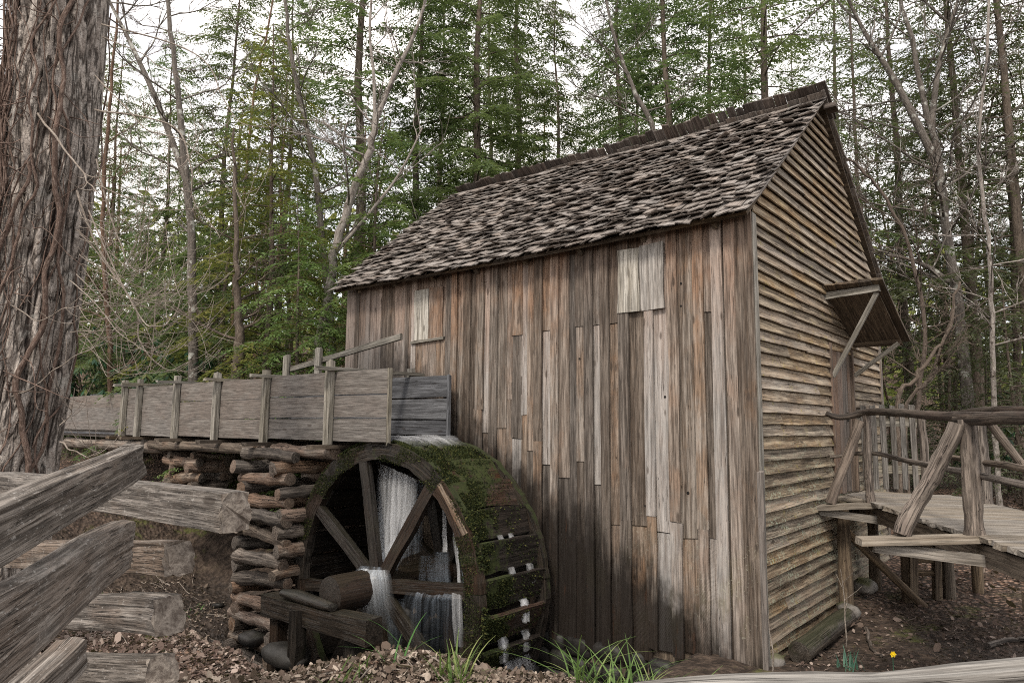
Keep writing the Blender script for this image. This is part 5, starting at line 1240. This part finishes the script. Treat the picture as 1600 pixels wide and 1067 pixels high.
# rhododendrons
def rhodo_mesh(seed, R=1.0, Hh=1.6, nw=95):
    r = np.random.default_rng(seed); st_, lf = MB(), MB(); Pb, Ab, Bb = [], [], []
    for k in range(nw):
        az, rr = r.uniform(0, 6.28), R * math.sqrt(r.random()); p = V(math.cos(az) * rr, math.sin(az) * rr, Hh * r.uniform(.25, 1.) * (1 - .35 * (rr / R) ** 2))
        if k % 3 == 0: st_.tube(bend((p[0] * .2, p[1] * .2, 0), p, 6, .1), np.linspace(.016, .006, 6), 4, 0, cap=False)
        n = r.integers(7, 12)
        for j in range(n):
            a = j * 6.28 / n + r.normal(0, .2); d = V(math.cos(a), math.sin(a), r.uniform(-1.3, -.25)); d = unit(d); s_ = unit(np.cross(d, Z_)); l_ = r.uniform(.13, .2)
            Pb.append(p); Ab.append(d * l_); Bb.append(s_ * l_ * .13)
    lf.cards(np.array(Pb), np.array(Ab), np.array(Bb)); return st_.mesh('stems', V(0, 0, 0)), lf.mesh('leaves', V(0, 0, 0))
RV = [rhodo_mesh(s) for s in (1, 2)]
for k, (px, D, s_, lab) in enumerate(((262, 16, 1.35, 'rhododendron with drooping leaves behind the flume posts'), (150, 19.5, 1.6, 'rhododendron beside the vine covered trunk'), (205, 17.5, 1.4, 'smaller rhododendron between the other two behind the flume'),
                                      (318, 15, 1.25, 'rhododendron at the foot of the dark stout trunk'), (118, 20.5, 1.6, 'rhododendron half hidden behind the vine covered trunk'), (1570, 15, 1., 'dark shrub low in the woods beyond the right rail'))):
    p = at(px, 655, D=D); o = empty('rhododendron', (p[0], p[1], H(p[0], p[1])), lab, 'shrub'); o.scale = (s_ * 1.15, s_ * 1.15, s_ * 1.4); o.rotation_euler = (0, 0, k * 1.3)
    for nm, me, mt in zip(('stems', 'leaves'), RV[k % 2], ('brownbranch', 'rhodo')):
        if not me.materials: me.materials.append(M[mt])
        c = bpy.data.objects.new(nm, me); COL.objects.link(c); c.parent = o
# far hillside wood, one mass
fm = MB(); n = 26000; px = rs.uniform(-700, 2400, n); D = rs.uniform(34, 75, n); C = CAM + FW * D[:, None] + RT * ((px - 800) / F * D)[:, None]
C[:, 2] = hgt(C[:, 0], C[:, 1]) + rs.random(n) ** 1.5 * 9
d = rs.normal(0, 1, (n, 3)); d /= np.linalg.norm(d, axis=1)[:, None]; s_ = np.cross(d, rs.normal(0, 1, (n, 3))); s_ /= np.linalg.norm(s_, axis=1)[:, None]
fm.cards(C, d * .8, s_ * .16); fm.build('far_woods', M['hemyellow'], kind='stuff')
ft = MB()
for k in range(150):
    px = rs.uniform(-700, 2400); D = rs.uniform(30, 70); c = CAM + FW * D + RT * ((px - 800) / F * D); z = H(c[0], c[1]); hh = rs.uniform(7, 14); ft.tube([(c[0], c[1], z - .3), (c[0] + rs.normal(0, .3), c[1], z + hh * .5), (c[0] + rs.normal(0, .6), c[1], z + hh)], [.14, .1, .03], 5, 0, cap=False)
ft.build('far_trunks', M['pinebark'], kind='stuff')
